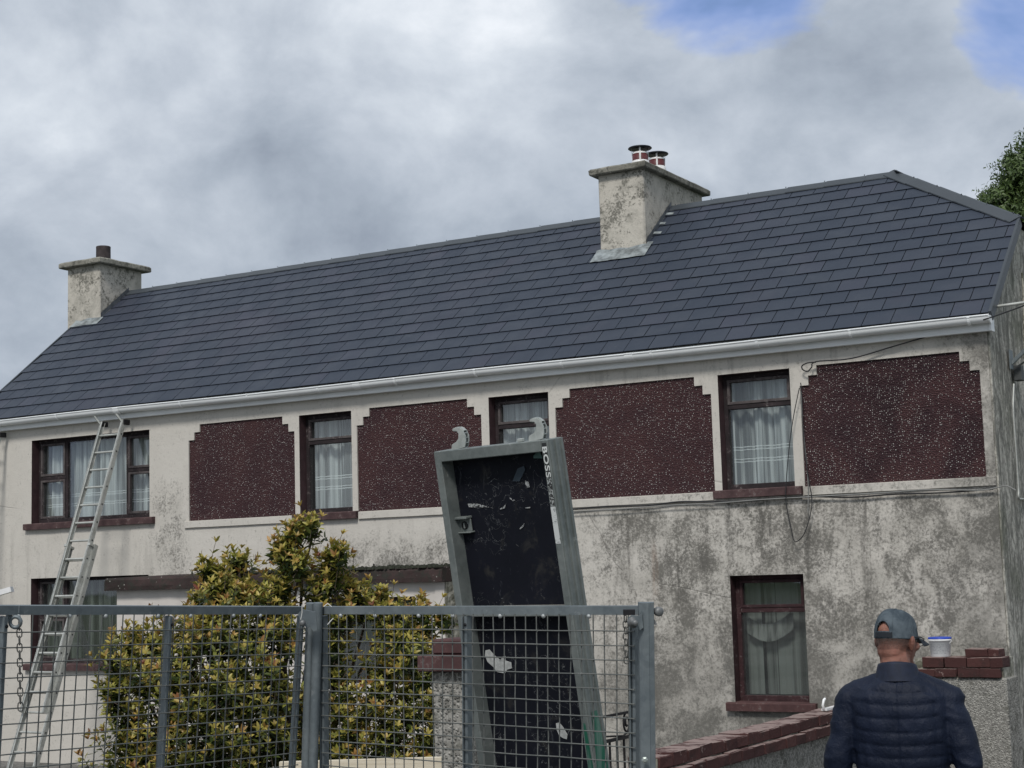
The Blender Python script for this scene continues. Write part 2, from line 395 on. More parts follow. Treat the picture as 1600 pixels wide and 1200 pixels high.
def mat_curtain(name, col, z0=None):
    n = NT(name); X, Y, Z = n.sep()
    c = n.mix(n.mr(n.noise(1, 4, .6, 0, n.mapping((13, 13, .25))), .40, .60), col, tuple(q*.30 for q in col))  # uneven net density, with fold shading painted in as darker vertical bands
    if z0 is not None:
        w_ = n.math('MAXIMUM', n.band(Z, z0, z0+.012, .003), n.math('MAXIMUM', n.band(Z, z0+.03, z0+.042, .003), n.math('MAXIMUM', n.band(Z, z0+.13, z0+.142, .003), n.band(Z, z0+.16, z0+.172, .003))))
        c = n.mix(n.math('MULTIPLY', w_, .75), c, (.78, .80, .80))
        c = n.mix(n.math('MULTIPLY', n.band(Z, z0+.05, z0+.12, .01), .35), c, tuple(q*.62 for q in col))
    n.fin(c, .9, 0, n.bump(n.voro(240), .25, .003), .1)
    tr = n.N('ShaderNodeBsdfTranslucent'); n.L(c, tr.inputs[0]); m = n.N('ShaderNodeMixShader'); m.inputs[0].default_value = .1
    n.L(n.bsdf.outputs[0], m.inputs[1]); n.L(tr.outputs[0], m.inputs[2]); n.L(m.outputs[0], n.nt.nodes['Material Output'].inputs[0])
    return n.m

M = dict(
    wall=mat_wall(), gable=mat_gable(), panel=mat_panel(), slate=mat_slate(), chimney=mat_chimney(), brick=mat_brick(),
    coping=mat_concrete('chimney_coping_concrete', (.17, .165, .14), (.30, .29, .25), .7),
    slab=mat_concrete('porch_slab_paint', (.030, .022, .021), (.060, .040, .038), .9),
    cream=simple('porch_render', (.56, .525, .485), .85, 0, .07, 3, .3),
    pebble=mat_rough('grey_pebble_dash', (.17, .165, .15), (.34, .33, .30), 60),
    mossy=mat_rough('mossy_side_render', (.13, .13, .10), (.36, .35, .30), 18),
    upvc=simple('white_upvc', (.80, .82, .82), .32, 0, .04, 2),
    deck=simple('roof_underlay', (.012, .013, .016), .9),
    lead=simple('lead_flashing', (.22, .245, .25), .5, .2, .5, 9, .4),
    frame=mat_wood('peeling_dark_frame', (.018, .014, .015), (.036, .025, .027), .6),
    reveal=simple('maroon_reveal_paint', (.052, .027, .030), .8, 0, .22, 9, .4),
    sill=mat_wood('maroon_sill_paint', (.055, .031, .032), (.095, .056, .055), .45),
    lframe=mat_wood('red_brown_frame', (.026, .012, .013), (.045, .019, .021), .4),
    glass=mat_glass(),
    curt=mat_curtain('net_curtain', (.80, .83, .83)), curt_low=mat_curtain('lower_curtain', (.17, .18, .165)),
    lace=mat_curtain('net_curtain_lace', (.56, .58, .58), 1.13),
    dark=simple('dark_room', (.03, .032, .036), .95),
    galv=mat_galv('galvanised_steel'), wire=mat_galv('mesh_wire', (.085, .095, .092), (.16, .165, .155), .65, .2),
    alu=mat_galv('ladder_aluminium', (.36, .37, .34), (.54, .55, .52), .45, .35),
    alud=mat_galv('platform_aluminium', (.13, .15, .145), (.215, .235, .225), .55, .3),
    black=simple('black_plastic', (.012, .012, .014), .6),
    steel=mat_galv('dark_chain_steel', (.08, .08, .075), (.14, .14, .13), .6, .5),
    iron=simple('black_wrought_iron', (.016, .014, .014), .6, .2, .3, 20, .3),
    pot=simple('sooty_clay_pot', (.045, .036, .036), .85, 0, .4, 9, .4),
    maroon=simple('maroon_flue', (.10, .025, .027), .5), white=simple('white_enamel', (.75, .75, .74), .4),
    cowl=simple('dark_cowl_metal', (.022, .028, .035), .45, .3),
    cable=simple('black_cable', (.022, .022, .024), .5), cableg=simple('grey_cable', (.22, .22, .21), .5),
)

# ------------------------------------------------------------------ ground
def gz(x, y):
    t = min(max((y-3.2)/9.0, 0), 1); t = t*t*(3-2*t)
    z = -1.7 - .65*t
    if y > 24: z += (y-24)*.01
    return z
def build_ground():
    mb = MB(); xs = sorted(set([-300, -150, -80, -50] + [-34+1.0*i for i in range(56)] + [40, 80, 150, 300]))
    ys = sorted(set([-200, -100, -50, -20] + [-10+.8*i for i in range(50)] + [40, 70, 120, 200, 400]))
    vs = [Vector((x, y, gz(x, y) + (.015*mnoise.noise(Vector((x*.9, y*.9, 0))) if -30 < x < 20 and -8 < y < 28 else 0))) for y in ys for x in xs]
    nx = len(xs); fs = [(j*nx+i, j*nx+i+1, (j+1)*nx+i+1, (j+1)*nx+i) for j in range(len(ys)-1) for i in range(nx-1)]
    mb.add(vs, fs, True)
    n = NT('gravel_yard'); v = n.voro(38, 'F1', 'Color'); X, Y, Z = n.sep()
    c = n.mix(v, (.10, .10, .095), (.26, .25, .235)); c = n.mix(n.mr(n.noise(.5, 5, .6), .45, .6), c, (.065, .068, .06))
    far = n.math('MAXIMUM', n.mr(Y, 22, 26), n.mr(n.math('ABSOLUTE', n.math('ADD', X, 9)), 16, 22))
    c = n.mix(far, c, n.mix(n.noise(6, 6), (.030, .058, .018), (.07, .095, .03)))
    m = n.fin(c, .95, 0, n.bump(n.voro(38), .8, .02), .2)
    o = mb.build('ground', m, None, 'structure'); return o
build_ground()

# ------------------------------------------------------------------ HOUSE
FY = 15.8                                  # facade plane
GB = -2.42                                 # wall bottom
ea = atY(1545, 487, 15.66)                 # right lower corner of the slates
XR = ea.x; XW = atY(1560, 800, FY).x       # verge and wall corner
hb = atX(1590, 342, XR)
TAN = (hb.z-ea.z)/(hb.y-ea.y); PITCH = math.atan(TAN)
ru = Vector((1,0,0)); rv = Vector((0, math.cos(PITCH), math.sin(PITCH))); rn = Vector((0, -math.sin(PITCH), math.cos(PITCH)))
def onroof(u, v):
    r = ray(u, v); k = (ea.z-TAN*ea.y)/(r.z-TAN*r.y); return r*k
XL = -18.38
apex = onroof(1397, 270)
RL = (apex-Vector((apex.x, ea.y, ea.z))).length      # slope length
RY = ea.y+RL*math.cos(PITCH); RZ = ea.z+RL*math.sin(PITCH)
HV = (hb.y-ea.y)/math.cos(PITCH)
LW_ = XR-XL
HIPX = apex.x
def rp(u, v, n=0.0): return Vector((XL+u, ea.y, ea.z)) + rv*v + rn*n
def roofz(y): return ea.z+(y-ea.y)*TAN
house = empty('house', (-11, 18.6, GB), 'long two storey house with new dark slate roof, cream render and maroon pebble panels', 'house')

WIN = dict(  # x0,x1,z0,z1
    big=(-17.24, -15.02, .905, 2.065), w2=(-12.50, -11.69, .83, 2.06), w3=(-9.71, -8.91, .83, 2.06),
    w4=(-6.82, -6.005, .83, 2.065), low=(-6.78, -5.965, -1.385, -.075), ll=(-17.24, -15.04, -1.02, .145))
PAN = [(-14.33, -12.575), (-11.61, -9.815), (-8.825, -6.905), (-5.90, -4.035)]
def stepped(x0, x1, z0=.82, z1=2.07):
    a, b = .095, .19
    return [(x0, z0), (x1, z0), (x1, z1-.20), (x1-a, z1-.20), (x1-a, z1-.10), (x1-b, z1-.10), (x1-b, z1), (x0+b, z1), (x0+b, z1-.10), (x0+a, z1-.10), (x0+a, z1-.20), (x0, z1-.20)]
def build_walls():
    mb = MB()
    top = roofz(FY)-.03
    outer = [(XL+.04, GB), (XW+.001, GB), (XW+.001, top), (XL+.04, top)]
    holes = [[(a, c), (a, d), (b, d), (b, c)] for a, b, c, d in WIN.values()] + [stepped(*p)[::-1] for p in PAN]
    loops = [outer]+holes
    tri = tessellate_polygon([[Vector((p[0], p[1], 0)) for p in l] for l in loops])
    flat = [p for l in loops for p in l]
    mb.add([(p[0], FY, p[1]) for p in flat], tri)
    # rims of the panel recesses and of the window openings (outer 12 mm)
    for i, l in enumerate(holes):
        d = .022 if i >= len(WIN) else .004
        n = len(l); mb.add([(p[0], FY, p[1]) for p in l]+[(p[0], FY+d, p[1]) for p in l], [(k, (k+1) % n, n+(k+1) % n, n+k) for k in range(n)])
    mb.build('front_wall', M['wall'], house)
    # right gable, half hip cut; left gable; back wall
    for nm, X in (('gable_wall', XW), ('gable_wall', XL+.04)):
        g = MB(); BY = 2*RY-FY
        if X > -10:
            hy = hb.y; hz = hb.z-.03
            poly = [(FY+.004, GB), (BY, GB), (BY, roofz(FY)-.03), (2*RY-hy, hz), (hy, hz), (FY+.004, roofz(FY)-.03)]
        else:
            poly = [(FY, GB), (BY, GB), (BY, roofz(FY)-.03), (RY, RZ-.03), (FY, roofz(FY)-.03)]
        n = len(poly); mat = M['gable']
        tri = tessellate_polygon([[Vector((p[0], p[1], 0)) for p in poly]])
        g.add([(X, p[0], p[1]) for p in poly]+[(X+(-.012 if X > -10 else .012), p[0], p[1]) for p in poly], list(tri)+[(i, (i+1) % n, n+(i+1) % n, n+i) for i in range(n)])
        g.build(nm, mat, house)
    b = MB(); b.box((XL+.3, 2*RY-FY-.3, GB), (XW-.3, 2*RY-FY-.002, roofz(FY)-.05)); b.build('back_wall', M['gable'], house)
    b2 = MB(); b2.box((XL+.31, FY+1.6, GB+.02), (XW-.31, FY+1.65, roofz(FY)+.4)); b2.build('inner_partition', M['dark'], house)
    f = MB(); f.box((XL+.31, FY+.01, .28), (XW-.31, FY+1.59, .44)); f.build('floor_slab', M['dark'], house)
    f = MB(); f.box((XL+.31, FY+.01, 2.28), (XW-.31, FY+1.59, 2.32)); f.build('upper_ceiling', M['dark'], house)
    # corner pilaster strip on the gable edge
    c = MB(); c.bbox((XW-.002, FY+.01, GB), (XW+.02, FY+.22, roofz(FY)-.05), .006); c.build('corner_strip', M['gable'], house)
    # recessed pebble panels
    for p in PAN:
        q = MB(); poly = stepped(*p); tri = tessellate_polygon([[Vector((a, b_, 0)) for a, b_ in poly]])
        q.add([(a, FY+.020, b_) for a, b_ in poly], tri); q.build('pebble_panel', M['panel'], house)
    # string course under the panels, butted against the sills
    segs = [(-14.39, -12.60), (-11.59, -9.81), (-8.81, -6.92), (-5.905, XW)]
    for a, b_ in segs:
        s = MB(); nseg = max(2, int((b_-a)/.18)); rings = []
        for i in range(nseg+1):
            x = a+(b_-a)*i/nseg; w1, w2, w3 = (.004*mnoise.noise(Vector((x*3, k, 1))) for k in (0, 3, 6))
            rings.append([Vector((x, FY-.001, .728+w1)), Vector((x, FY-.026+w2, .731+w1)), Vector((x, FY-.026+w2, .812+w3)), Vector((x, FY-.001, .818+w3))])
        s.ring_loft(rings, True, False); s.build('string_course', M['wall'], house)
build_walls()

def curtain(x0, x1, z0, z1, y, mat, amp=.034, seed=0, parent=None, bands=False):
    mb = MB(); n = int((x1-x0)/.012); r = random.Random(seed); ph = [r.uniform(0, 6.3) for _ in range(4)]; rows = 8
    vs = []
    for j in range(rows+1):
        t = j/rows; z = z0+(z1-z0)*t
        for i in range(n+1):
            x = x0+(x1-x0)*i/n
            q = math.sin(x*33+ph[0]+1.8*math.sin(x*9+ph[1]))+.45*math.sin(x*83+ph[2]+.5*t)+.35*math.sin(x*21+ph[3])
            vs.append(Vector((x+.004*math.sin(x*60), y+amp*q*(.75+.25*(1-t))+.012, z)))
    mb.add(vs, [(j*(n+1)+i, j*(n+1)+i+1, (j+1)*(n+1)+i+1, (j+1)*(n+1)+i) for j in range(rows) for i in range(n)], True)
    o = mb.build('curtain', mat, parent); return o
def build_window(key, lights, fm, cm, seed, revl):
    x0, x1, z0, z1 = WIN[key]; D = .135; fy0, fy1 = FY+D, FY+D+.07
    fr = MB(); T = .048
    fr.bbox((x0, fy0, z0), (x0+T, fy1, z1), .004); fr.bbox((x1-T, fy0, z0), (x1, fy1, z1), .004)
    fr.bbox((x0+T, fy0, z1-T), (x1-T, fy1, z1), .004); fr.bbox((x0+T, fy0-.01, z0), (x1-T, fy1, z0+T*1.25), .004)
    W = fr.build('window', fm, house)
    glass = []; 
    for (a, b, c, d, sash) in lights:   # fractions of the opening
        ax = x0+T+(x1-x0-2*T)*a; bx = x0+T+(x1-x0-2*T)*b; cz = z0+T*1.25+(z1-z0-2.25*T)*c; dz = z0+T*1.25+(z1-z0-2.25*T)*d
        if a > 0: m = MB(); m.bbox((ax-.022, fy0-.004, cz), (ax+.022, fy1, dz), .004); m.build('mullion', fm, W)
        if d < 1: m = MB(); m.bbox((ax+.004, fy0-.008, dz-.024), (bx-.004, fy1, dz+.024), .004); m.build('transom', fm, W)
        lo = Vector((ax+(.022 if a > 0 else 0), 0, cz+(.024 if c > 0 else 0))); hi = Vector((bx-(.022 if b < 1 else 0), 0, dz-(.024 if d < 1 else 0)))
        if sash:
            s = .034; m = MB(); y0, y1 = fy0-.016, fy0+.028
            m.bbox((lo.x+.003, y0, lo.z+.003), (lo.x+s, y1, hi.z-.003), .003); m.bbox((hi.x-s, y0, lo.z+.003), (hi.x-.003, y1, hi.z-.003), .003)
            m.bbox((lo.x+s, y0, lo.z+.003), (hi.x-s, y1, lo.z+s), .003); m.bbox((lo.x+s, y0, hi.z-s), (hi.x-s, y1, hi.z-.003), .003)
            m.build('sash', M['sash'] if fm is M['frame'] else fm, W); lo += Vector((s, 0, s)); hi -= Vector((s, 0, s))
        m = MB(); m.box((lo.x-.004, fy0+.02, lo.z-.004), (hi.x+.004, fy0+.024, hi.z+.004)); m.build('glass', M['glass'], W)
    # reveals (three painted sides, render soffit), depth D
    r = MB(); q = .003
    r.box((x0-.02, FY+.004, z0), (x0, fy1, z1)); r.box((x1, FY+.004, z0), (x1+.02, fy1, z1)); r.box((x0-.02, FY+.004, z1), (x1+.02, fy1, z1+.02)); 
    r.box((x0-.02, FY+.004, z0-.02), (x1+.02, fy1, z0))
    r.build('reveal', revl, W)
    # sill
    s = MB(); sw = .085 if key != 'big' else .10
    n = 10; rings = []
    for i in range(n+1):
        x = x0-sw+(x1-x0+2*sw)*i/n; e = .003*mnoise.noise(Vector((x*4, 2, 0)))
        rings.append([Vector((x, FY+.02, z0-.092)), Vector((x, FY-.060+e, z0-.088+e)), Vector((x, FY-.064+e, z0-.012+e)), Vector((x, FY-.055+e, z0-.004)), Vector((x, FY+.02, z0+.002))])
    # the part that runs into the opening
    s.ring_loft(rings, True, False); s.box((x0+.001, FY+.015, z0-.05), (x1-.001, fy0, z0+.003)); s.build('sill', M['sill'] if fm is M['frame'] else M['sill2'], W)
    if cm: curtain(x0+.03, x1-.03, z0+.03, z1-.05, FY+D+.125, cm, seed=seed, parent=W)
    return W
M['sash'] = mat_wood('peeling_sash', (.10, .088, .086), (.045, .034, .036), .8)
M['sill2'] = mat_wood('red_sill_paint', (.060, .030, .030), (.090, .045, .043), .4)
two = [(0, 1, 0, .735, False), (0, 1, .735, 1, True)]
three = [(0, .235, 0, .54, True), (0, .235, .54, 1, True), (.235, .775, 0, 1, False), (.775, 1, 0, .56, True), (.775, 1, .56, 1, True)]
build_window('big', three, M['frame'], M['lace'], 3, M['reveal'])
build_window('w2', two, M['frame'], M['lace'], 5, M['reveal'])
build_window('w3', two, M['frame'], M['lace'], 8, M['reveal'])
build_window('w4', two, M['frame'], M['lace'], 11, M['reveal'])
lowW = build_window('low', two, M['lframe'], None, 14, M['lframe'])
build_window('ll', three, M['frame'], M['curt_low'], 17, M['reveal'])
def low_curtains():
    x0, x1, z0, z1 = WIN['low']; y = FY+.30
    for i, (a, b, dy) in enumerate(((x0+.04, x0+.21, 0), (x0+.235, x0+.36, .03), (x0+.375, x1-.03, .02))):
        curtain(a, b, z0+.06, z1-.04, y+dy, M['curt_low'], .009, 30+i, lowW)
    m = MB(); n = 16; vs = []   # net slung across the pane
    for j in (0, 1, 2):
        for i in range(n+1):
            t = i/n; x = x0+.07+.52*t; zz = z1-.40-.13*math.sin(math.pi*(t*.92+.08))-.085*j+(.03*t if j == 0 else 0)
            vs.append(Vector((x, y-.05-.01*j, zz)))
    m.add(vs, [(j*(n+1)+i, j*(n+1)+i+1, (j+1)*(n+1)+i+1, (j+1)*(n+1)+i) for j in range(2) for i in range(n)], True)
    m.build('slung_net', mat_curtain('slung_net', (.20, .205, .19)), lowW)
low_curtains()

# ---- roof
def build_roof():
    d = MB()
    N_ = -.006
    a, b = rp(0.01, .01, N_), rp(LW_-.01, .01, N_); c = Vector((hb.x-.01, hb.y, hb.z)) + rn*N_; e = Vector((HIPX, RY, RZ-.006)); f = rp(.01, RL, N_)
    mir = lambda p: Vector((p.x, 2*RY-p.y, p.z))
    d.add([a, b, c, e, f], [(0,1,2,3,4)]); d.add([mir(p) for p in (a, b, c, e, f)], [(4,3,2,1,0)]); d.add([c, mir(c), e], [(0,1,2)])
    roof = d.build('roof', M['deck'], house)
    # slates clipped to verge and hip
    G, W = .25, .30; hu, hv = hb.x-XL, HV; au, av = HIPX-XL, RL
    def clip(poly, inside, cut):
        out = []
        for i in range(len(poly)):
            p, q = poly[i], poly[(i+1) % len(poly)]; ip, iq = inside(p), inside(q)
            if ip >= 0: out.append(p)
            if (ip > 0) != (iq > 0) and ip != iq: t = ip/(ip-iq); out.append((p[0]+(q[0]-p[0])*t, p[1]+(q[1]-p[1])*t))
        return out
    nrm = Vector((av-hv, -(au-hu))).normalized() if False else None
    ex, ey = au-hu, av-hv; L = math.hypot(ex, ey)
    side = lambda p: (ex*(p[1]-hv)-ey*(p[0]-hu))/L*-1 if False else -((ex*(p[1]-hv)-ey*(p[0]-hu))/L)
    sgn = 1 if side((1.0, 1.0)) > 0 else -1
    items = []
    k = 0
    while k*G < RL:
        v0 = k*G-.03*(k == 0); v1 = min((k+1)*G+.03, RL); off = (.15 if k % 2 else 0)+.03
        i = -1
        while True:
            u0 = off+i*W; u1 = u0+W
            if u0 > LW_: break
            i += 1
            a_, b_ = max(u0+.0045, 0), min(u1-.0045, LW_)
            if b_-a_ < .03: continue
            poly = clip([(a_, v0), (b_, v0), (b_, v1), (a_, v1)], lambda p: sgn*side(p)+.02, 0)
            if len(poly) < 3: continue
            items.append((poly, v0, v1, k))
        k += 1
    obs = []
    for poly, v0, v1, k in items:
        cu = sum(p[0] for p in poly)/len(poly); cv = sum(p[1] for p in poly)/len(poly)
        obs.append((rp(cu, cv).length, poly, v0, v1))
    obs.sort(key=lambda t: t[0])
    def geom(mb, poly, v0, v1):
        n = len(poly); tl = rnd.uniform(-.0012, .0012); base = .014+rnd.uniform(0, .002)
        def h(p): return base-(p[1]-v0)/(v1-v0)*(base-.001)+tl*(p[0]-poly[0][0])/.3
        top = [rp(p[0], p[1], h(p)) for p in poly]; bot = [rp(p[0], p[1], h(p)-.0065) for p in poly]
        mb.add(top+bot, [tuple(range(n)), tuple(range(2*n-1, n-1, -1))]+[(i, n+i, n+(i+1) % n, (i+1) % n) for i in range(n)])
    for dd, poly, v0, v1 in obs[:300]:
        m = MB(); geom(m, poly, v0, v1); m.build('slate', M['slate'], roof)
    m = MB()
    for dd, poly, v0, v1 in obs[300:]: geom(m, poly, v0, v1)
    m.build('slate_field', M['slate'], roof, 'stuff')
    # rear slope as one slated sheet with courses
    m = MB(); k = 0
    while k*G < RL:
        v0 = k*G; v1 = min(v0+G+.02, RL); P = []
        for uu, vv, nn in ((0, v0, .014), (LW_-max(0, (v0-hv)/(av-hv)*(hu-au)), v0, .014), (LW_-max(0, (v1-hv)/(av-hv)*(hu-au)), v1, .002), (0, v1, .002)):
            q = rp(uu, vv, nn); P.append(Vector((q.x, 2*RY-q.y, q.z)))
        m.add(P, [(3, 2, 1, 0)]); k += 1
    m.build('rear_slating', M['slate'], roof, 'stuff')
    # half hip face
    m = MB(); e1 = Vector((XR+.0, hb.y, hb.z)); e2 = Vector((XR+.0, 2*RY-hb.y, hb.z)); top = Vector((HIPX, RY, RZ)); nc = 6
    for i in range(nc):
        t0, t1 = i/nc, (i+1)/nc; up = Vector((0,0,.012))
        m.add([e1.lerp(top, t0)+up, e2.lerp(top, t0)+up, e2.lerp(top, t1), e1.lerp(top, t1)], [(0,1,2,3)])
    m.build('hip_slating', M['slate'], roof, 'stuff')
    # verge trims
    for X, top_ in ((0, RL), (LW_, HV)):
        m = MB(); s = -1 if X == 0 else 1
        for zz in (0,):
            p = [rp(X, -.02, -.09), rp(X, top_, -.09), rp(X, top_, .016), rp(X, -.02, .016)]
            q = [v_+Vector((s*.028, 0, 0)) for v_ in p]; m.add(p+q, [(0,1,2,3), (7,6,5,4), (0,4,5,1), (1,5,6,2), (2,6,7,3), (3,7,4,0)])
            m.build('verge_trim', M['ridge'], roof); m = MB()
            m.add([Vector((v_.x, 2*RY-v_.y, v_.z)) for v_ in p+q], [(3,2,1,0), (4,5,6,7), (1,5,4,0), (2,6,5,1), (3,7,6,2), (0,4,7,3)])
        m.build('verge_trim', M['ridge'], roof)
    # ridge tiles: inverted V capping, 0.5 m each
    def cap(a, b, na, nb, wd=.15, lift=.02):
        """a->b along the ridge, na/nb = down-slope directions of both legs"""
        m = MB(); t = (b-a).normalized(); up = Vector((0,0,1)); up = (up-t*up.dot(t)).normalized()
        def ring(p, l):
            o = p+up*l
            A = [o+na*wd, o+na*.02+up*.000, o+nb*.02, o+nb*wd]
            B = [v_-up*.012 for v_ in A][::-1]
            return A+B
        m.ring_loft([ring(a, lift+.006), ring(b-t*.004, lift)], True, False); return m
    na = -rv; nb = Vector((0, rv.y, -rv.z))
    x = XL-.01; i = 0
    while x < HIPX-.05:
        x2 = min(x+.5, HIPX+.02)
        o = cap(Vector((x, RY, RZ)), Vector((x2, RY, RZ)), na, nb, lift=.026+rnd.uniform(0, .003)).build('ridge_tile', M['ridge'], roof)
        if i % 1 == 0:
            s = MB(); s.lathe([(.007, -.006), (.007, .003), (.003, .006)], (x2-.03, RY-.0, RZ+.030), 8); s.build('ridge_screw', M['ridge'], roof)
        x = x2; i += 1
    for s_ in (1, -1):
        A = Vector((HIPX, RY, RZ)); B = Vector((XR+.03, RY-s_*(RY-hb.y), hb.z)); t = (B-A).normalized(); Ln = (B-A).length
        # leg directions lie in the two roof planes, square to the hip line
        n1 = Vector((0, -s_*math.sin(PITCH), math.cos(PITCH))); l1 = t.cross(n1).normalized()
        if l1.y*(-s_) < 0: l1 = -l1
        n2 = (Vector((HIPX, RY, RZ))-Vector((XR, RY, hb.z))).cross(Vector((0,1,0))).normalized(); l2 = t.cross(n2).normalized()
        if l2.x < 0: l2 = -l2
        k = 0; q = -.02
        while q < Ln-.02:
            q2 = min(q+.46, Ln)
            cap(A+t*q, A+t*q2, l1, l2, .15, .030).build('hip_tile', M['ridge'], roof)
            s = MB(); s.lathe([(.007, -.008), (.007, .002), (.003, .005)], A+t*(q2-.03)+Vector((0, 0, .036)), 8); s.build('hip_screw', M['ridge'], roof)
            q = q2
    return roof
n_ = NT('dark_ridge_cap'); M['ridge'] = n_.fin(n_.mix(n_.noise(3, 5), (.036, .044, .052), (.055, .064, .074)), .5, 0, n_.bump(n_.noise(40), .1, .003), .45)
roof = build_roof()

# ---- eaves: fascia, soffit, gutter with brackets
def eaves():
    m = MB(); m.bbox((XL-.02, 15.715, ea.z-.178), (XR-.02, 15.735, ea.z-.012), .002); m.build('fascia_board', M['upvc'], house)
    m = MB(); m.box((XL-.02, 15.737, ea.z-.175), (XR-.02, FY-.001, ea.z-.165)); m.build('soffit_board', M['upvc'], house)
    m = MB(); m.bbox((XR-.019, 15.70, ea.z-.182), (XR+.004, FY+.03, ea.z-.02), .004); m.build('box_end', M['upvc'], house)
    cy, cz, r = 15.648, ea.z-.052, .058
    # ogee-ish half round profile: outer then inner
    prof = []
    for k in range(13):
        a = math.pi*k/12; prof.append((cy-math.cos(a)*r, cz-math.sin(a)*r*1.1))
    prof = [(cy-r-.006, cz+.012), (cy-r-.006, cz+.002)]+prof+[(cy+r, cz+.02)]
    inner = [(y+(.004 if y < cy else -.004), z+.004) for y, z in prof][::-1]
    P = prof+inner
    m = MB(); nseg = 40; rings = []
    for i in range(nseg+1):
        x = XL-.04+(XR+.015-(XL-.04))*i/nseg; dz = .006*math.sin(x*1.1)
        rings.append([Vector((x, y, z+dz)) for y, z in P])
    m.ring_loft(rings, True, True); g = m.build('gutter', M['upvc'], house)
    for X in (XR+.012, XL-.045):
        m = MB(); full = [(y+(0), z) for y, z in prof]
        mm = Matrix(((0,0,1,X),(1,0,0,0),(0,1,0,0),(0,0,0,1))); m.prism([(y, z-.002) for y, z in prof], mm, -.006, .008); m.build('gutter_stop_end', M['upvc'], house)
    for i, u in enumerate((92, 185, 285, 390, 500, 560, 620, 745, 880, 985, 1020, 1185, 1330, 1515)):
        X = atY(u, 655-(u*.105), cy).x; wd = .10 if u in (185, 560, 985) else .028
        m = MB(); rings = []
        for xx in (X-wd/2, X+wd/2):
            o = [(cy+(y-cy)*1.10, cz+(z-cz)*1.10-.001) for y, z in prof]; inn = [(cy+(y-cy)*1.03, cz+(z-cz)*1.03) for y, z in prof][::-1]
            rings.append([Vector((xx, y, z)) for y, z in o+inn])
        m.ring_loft(rings, True, False); m.box((X-wd/2, cy+r+.001, cz-.06), (X+wd/2, 15.714, cz+.01))
        m.build('gutter_bracket', M['upvc'], g)
eaves()

# ---- chimneys
def chimney(px_left, base_px, corner_px, back_px, top_px, capover, capth, tall):
    """front face left edge px, corner base, back edge; returns dimensions"""
    c = onroof(*base_px); XRt = c.x; YF = c.y; XLt = atY(*px_left, YF).x; YB = atX(*back_px, XRt).y; ZT = atY(*top_px, YF).z
    return XLt, XRt, YF, YB, ZT
def build_chimney(x0, x1, y0, y1, zt, over, th, ref):
    zb = roofz(y0)-.25
    m = MB(); rings = []; nz = 12
    for k in range(nz+1):
        z = zb+(zt-zb)*k/nz; w_ = lambda s, z=z: .006*mnoise.noise(Vector((z*2.2, s, ref)))
        ring = []
        for (x, y, sx, sy) in ((x0, y0, 1, 1), (x1, y0, -1, 1), (x1, y1, -1, -1), (x0, y1, 1, -1)):
            ring += [Vector((x+w_(x), y+sy*.015+w_(y+4), z)), Vector((x+sx*.015+w_(x+7), y+w_(y), z))] if sx*sy > 0 else [Vector((x+sx*.015+w_(x+7), y+w_(y), z)), Vector((x+w_(x), y+sy*.015+w_(y+4), z))]
        rings.append(ring)
    m.ring_loft(rings, True, False); ch = m.build('chimney', M['chimney'], house)
    m = MB(); n = 14; a = .02
    def rr(x0, x1, y0, y1, z):
        P = []
        for (p, q) in (((x0, y0), (x1, y0)), ((x1, y0), (x1, y1)), ((x1, y1), (x0, y1)), ((x0, y1), (x0, y0))):
            for i in range(n):
                t = i/n; x = p[0]+(q[0]-p[0])*t; y = p[1]+(q[1]-p[1])*t; j = .008*mnoise.noise(Vector((x*6, y*6, z*9)))
                P.append(Vector((x+j, y+j, z+.006*mnoise.noise(Vector((x*5, y*5, 3))))))
        return P
    X0, X1, Y0, Y1 = x0-over, x1+over, y0-over, y1+over
    m.ring_loft([rr(X0+.01, X1-.01, Y0+.01, Y1-.01, zt), rr(X0, X1, Y0, Y1, zt+.012), rr(X0, X1, Y0, Y1, zt+th-.02), rr(X0+.02, X1-.02, Y0+.02, Y1-.02, zt+th), rr(X0+.12, X1-.12, Y0+.12, Y1-.12, zt+th+.02)], True, False)
    m.build('coping', M['coping'], ch)
    return ch
# flue chimney in the middle of the roof
A_ = onroof(1009, 386); cx1 = A_.x; cy0 = A_.y; cx0 = atY(936, 330, cy0).x; cy1 = atX(1097, 305, cx1).y; czt = atY(1008, 263, cy0).z
chB = build_chimney(cx0, cx1, cy0, cy1, czt, .085, .085, 1.0)
# gable chimney at the left end
B_ = onroof(156, 499); dx1 = B_.x; dy0 = B_.y; dx0 = XL-.0; dy1 = atX(222, 440, dx1).y; dzt = atY(156, 412, dy0).z
dx0 = atY(106, 450, dy0).x
chA = build_chimney(dx0, dx1, dy0, dy1, dzt, .10, .09, 5.0)
# lower part of gable chimney breast, flush outside the gable
m = MB(); m.box((dx0, dy0+.002, GB), (XL+.039, dy1-.002, dzt-.02)); m.build('chimney_breast', M['chimney'], house)
# pot on the left chimney
pp = atD(161, 395, 1); yc = (dy0+dy1)/2-.75; P0 = atY(161.5, 398, dy0+.45); r_ = 11.0/FPX*P0.length
m = MB(); hgt = .30
m.lathe([(r_*1.05, -.02), (r_, .0), (r_*.98, hgt-.03), (r_*1.0, hgt-.015), (r_*.96, hgt), (r_*.82, hgt), (r_*.8, hgt-.1), (.0001, hgt-.1)], (P0.x, P0.y, dzt+.09), 28); m.build('chimney_pot', M['pot'], chA)
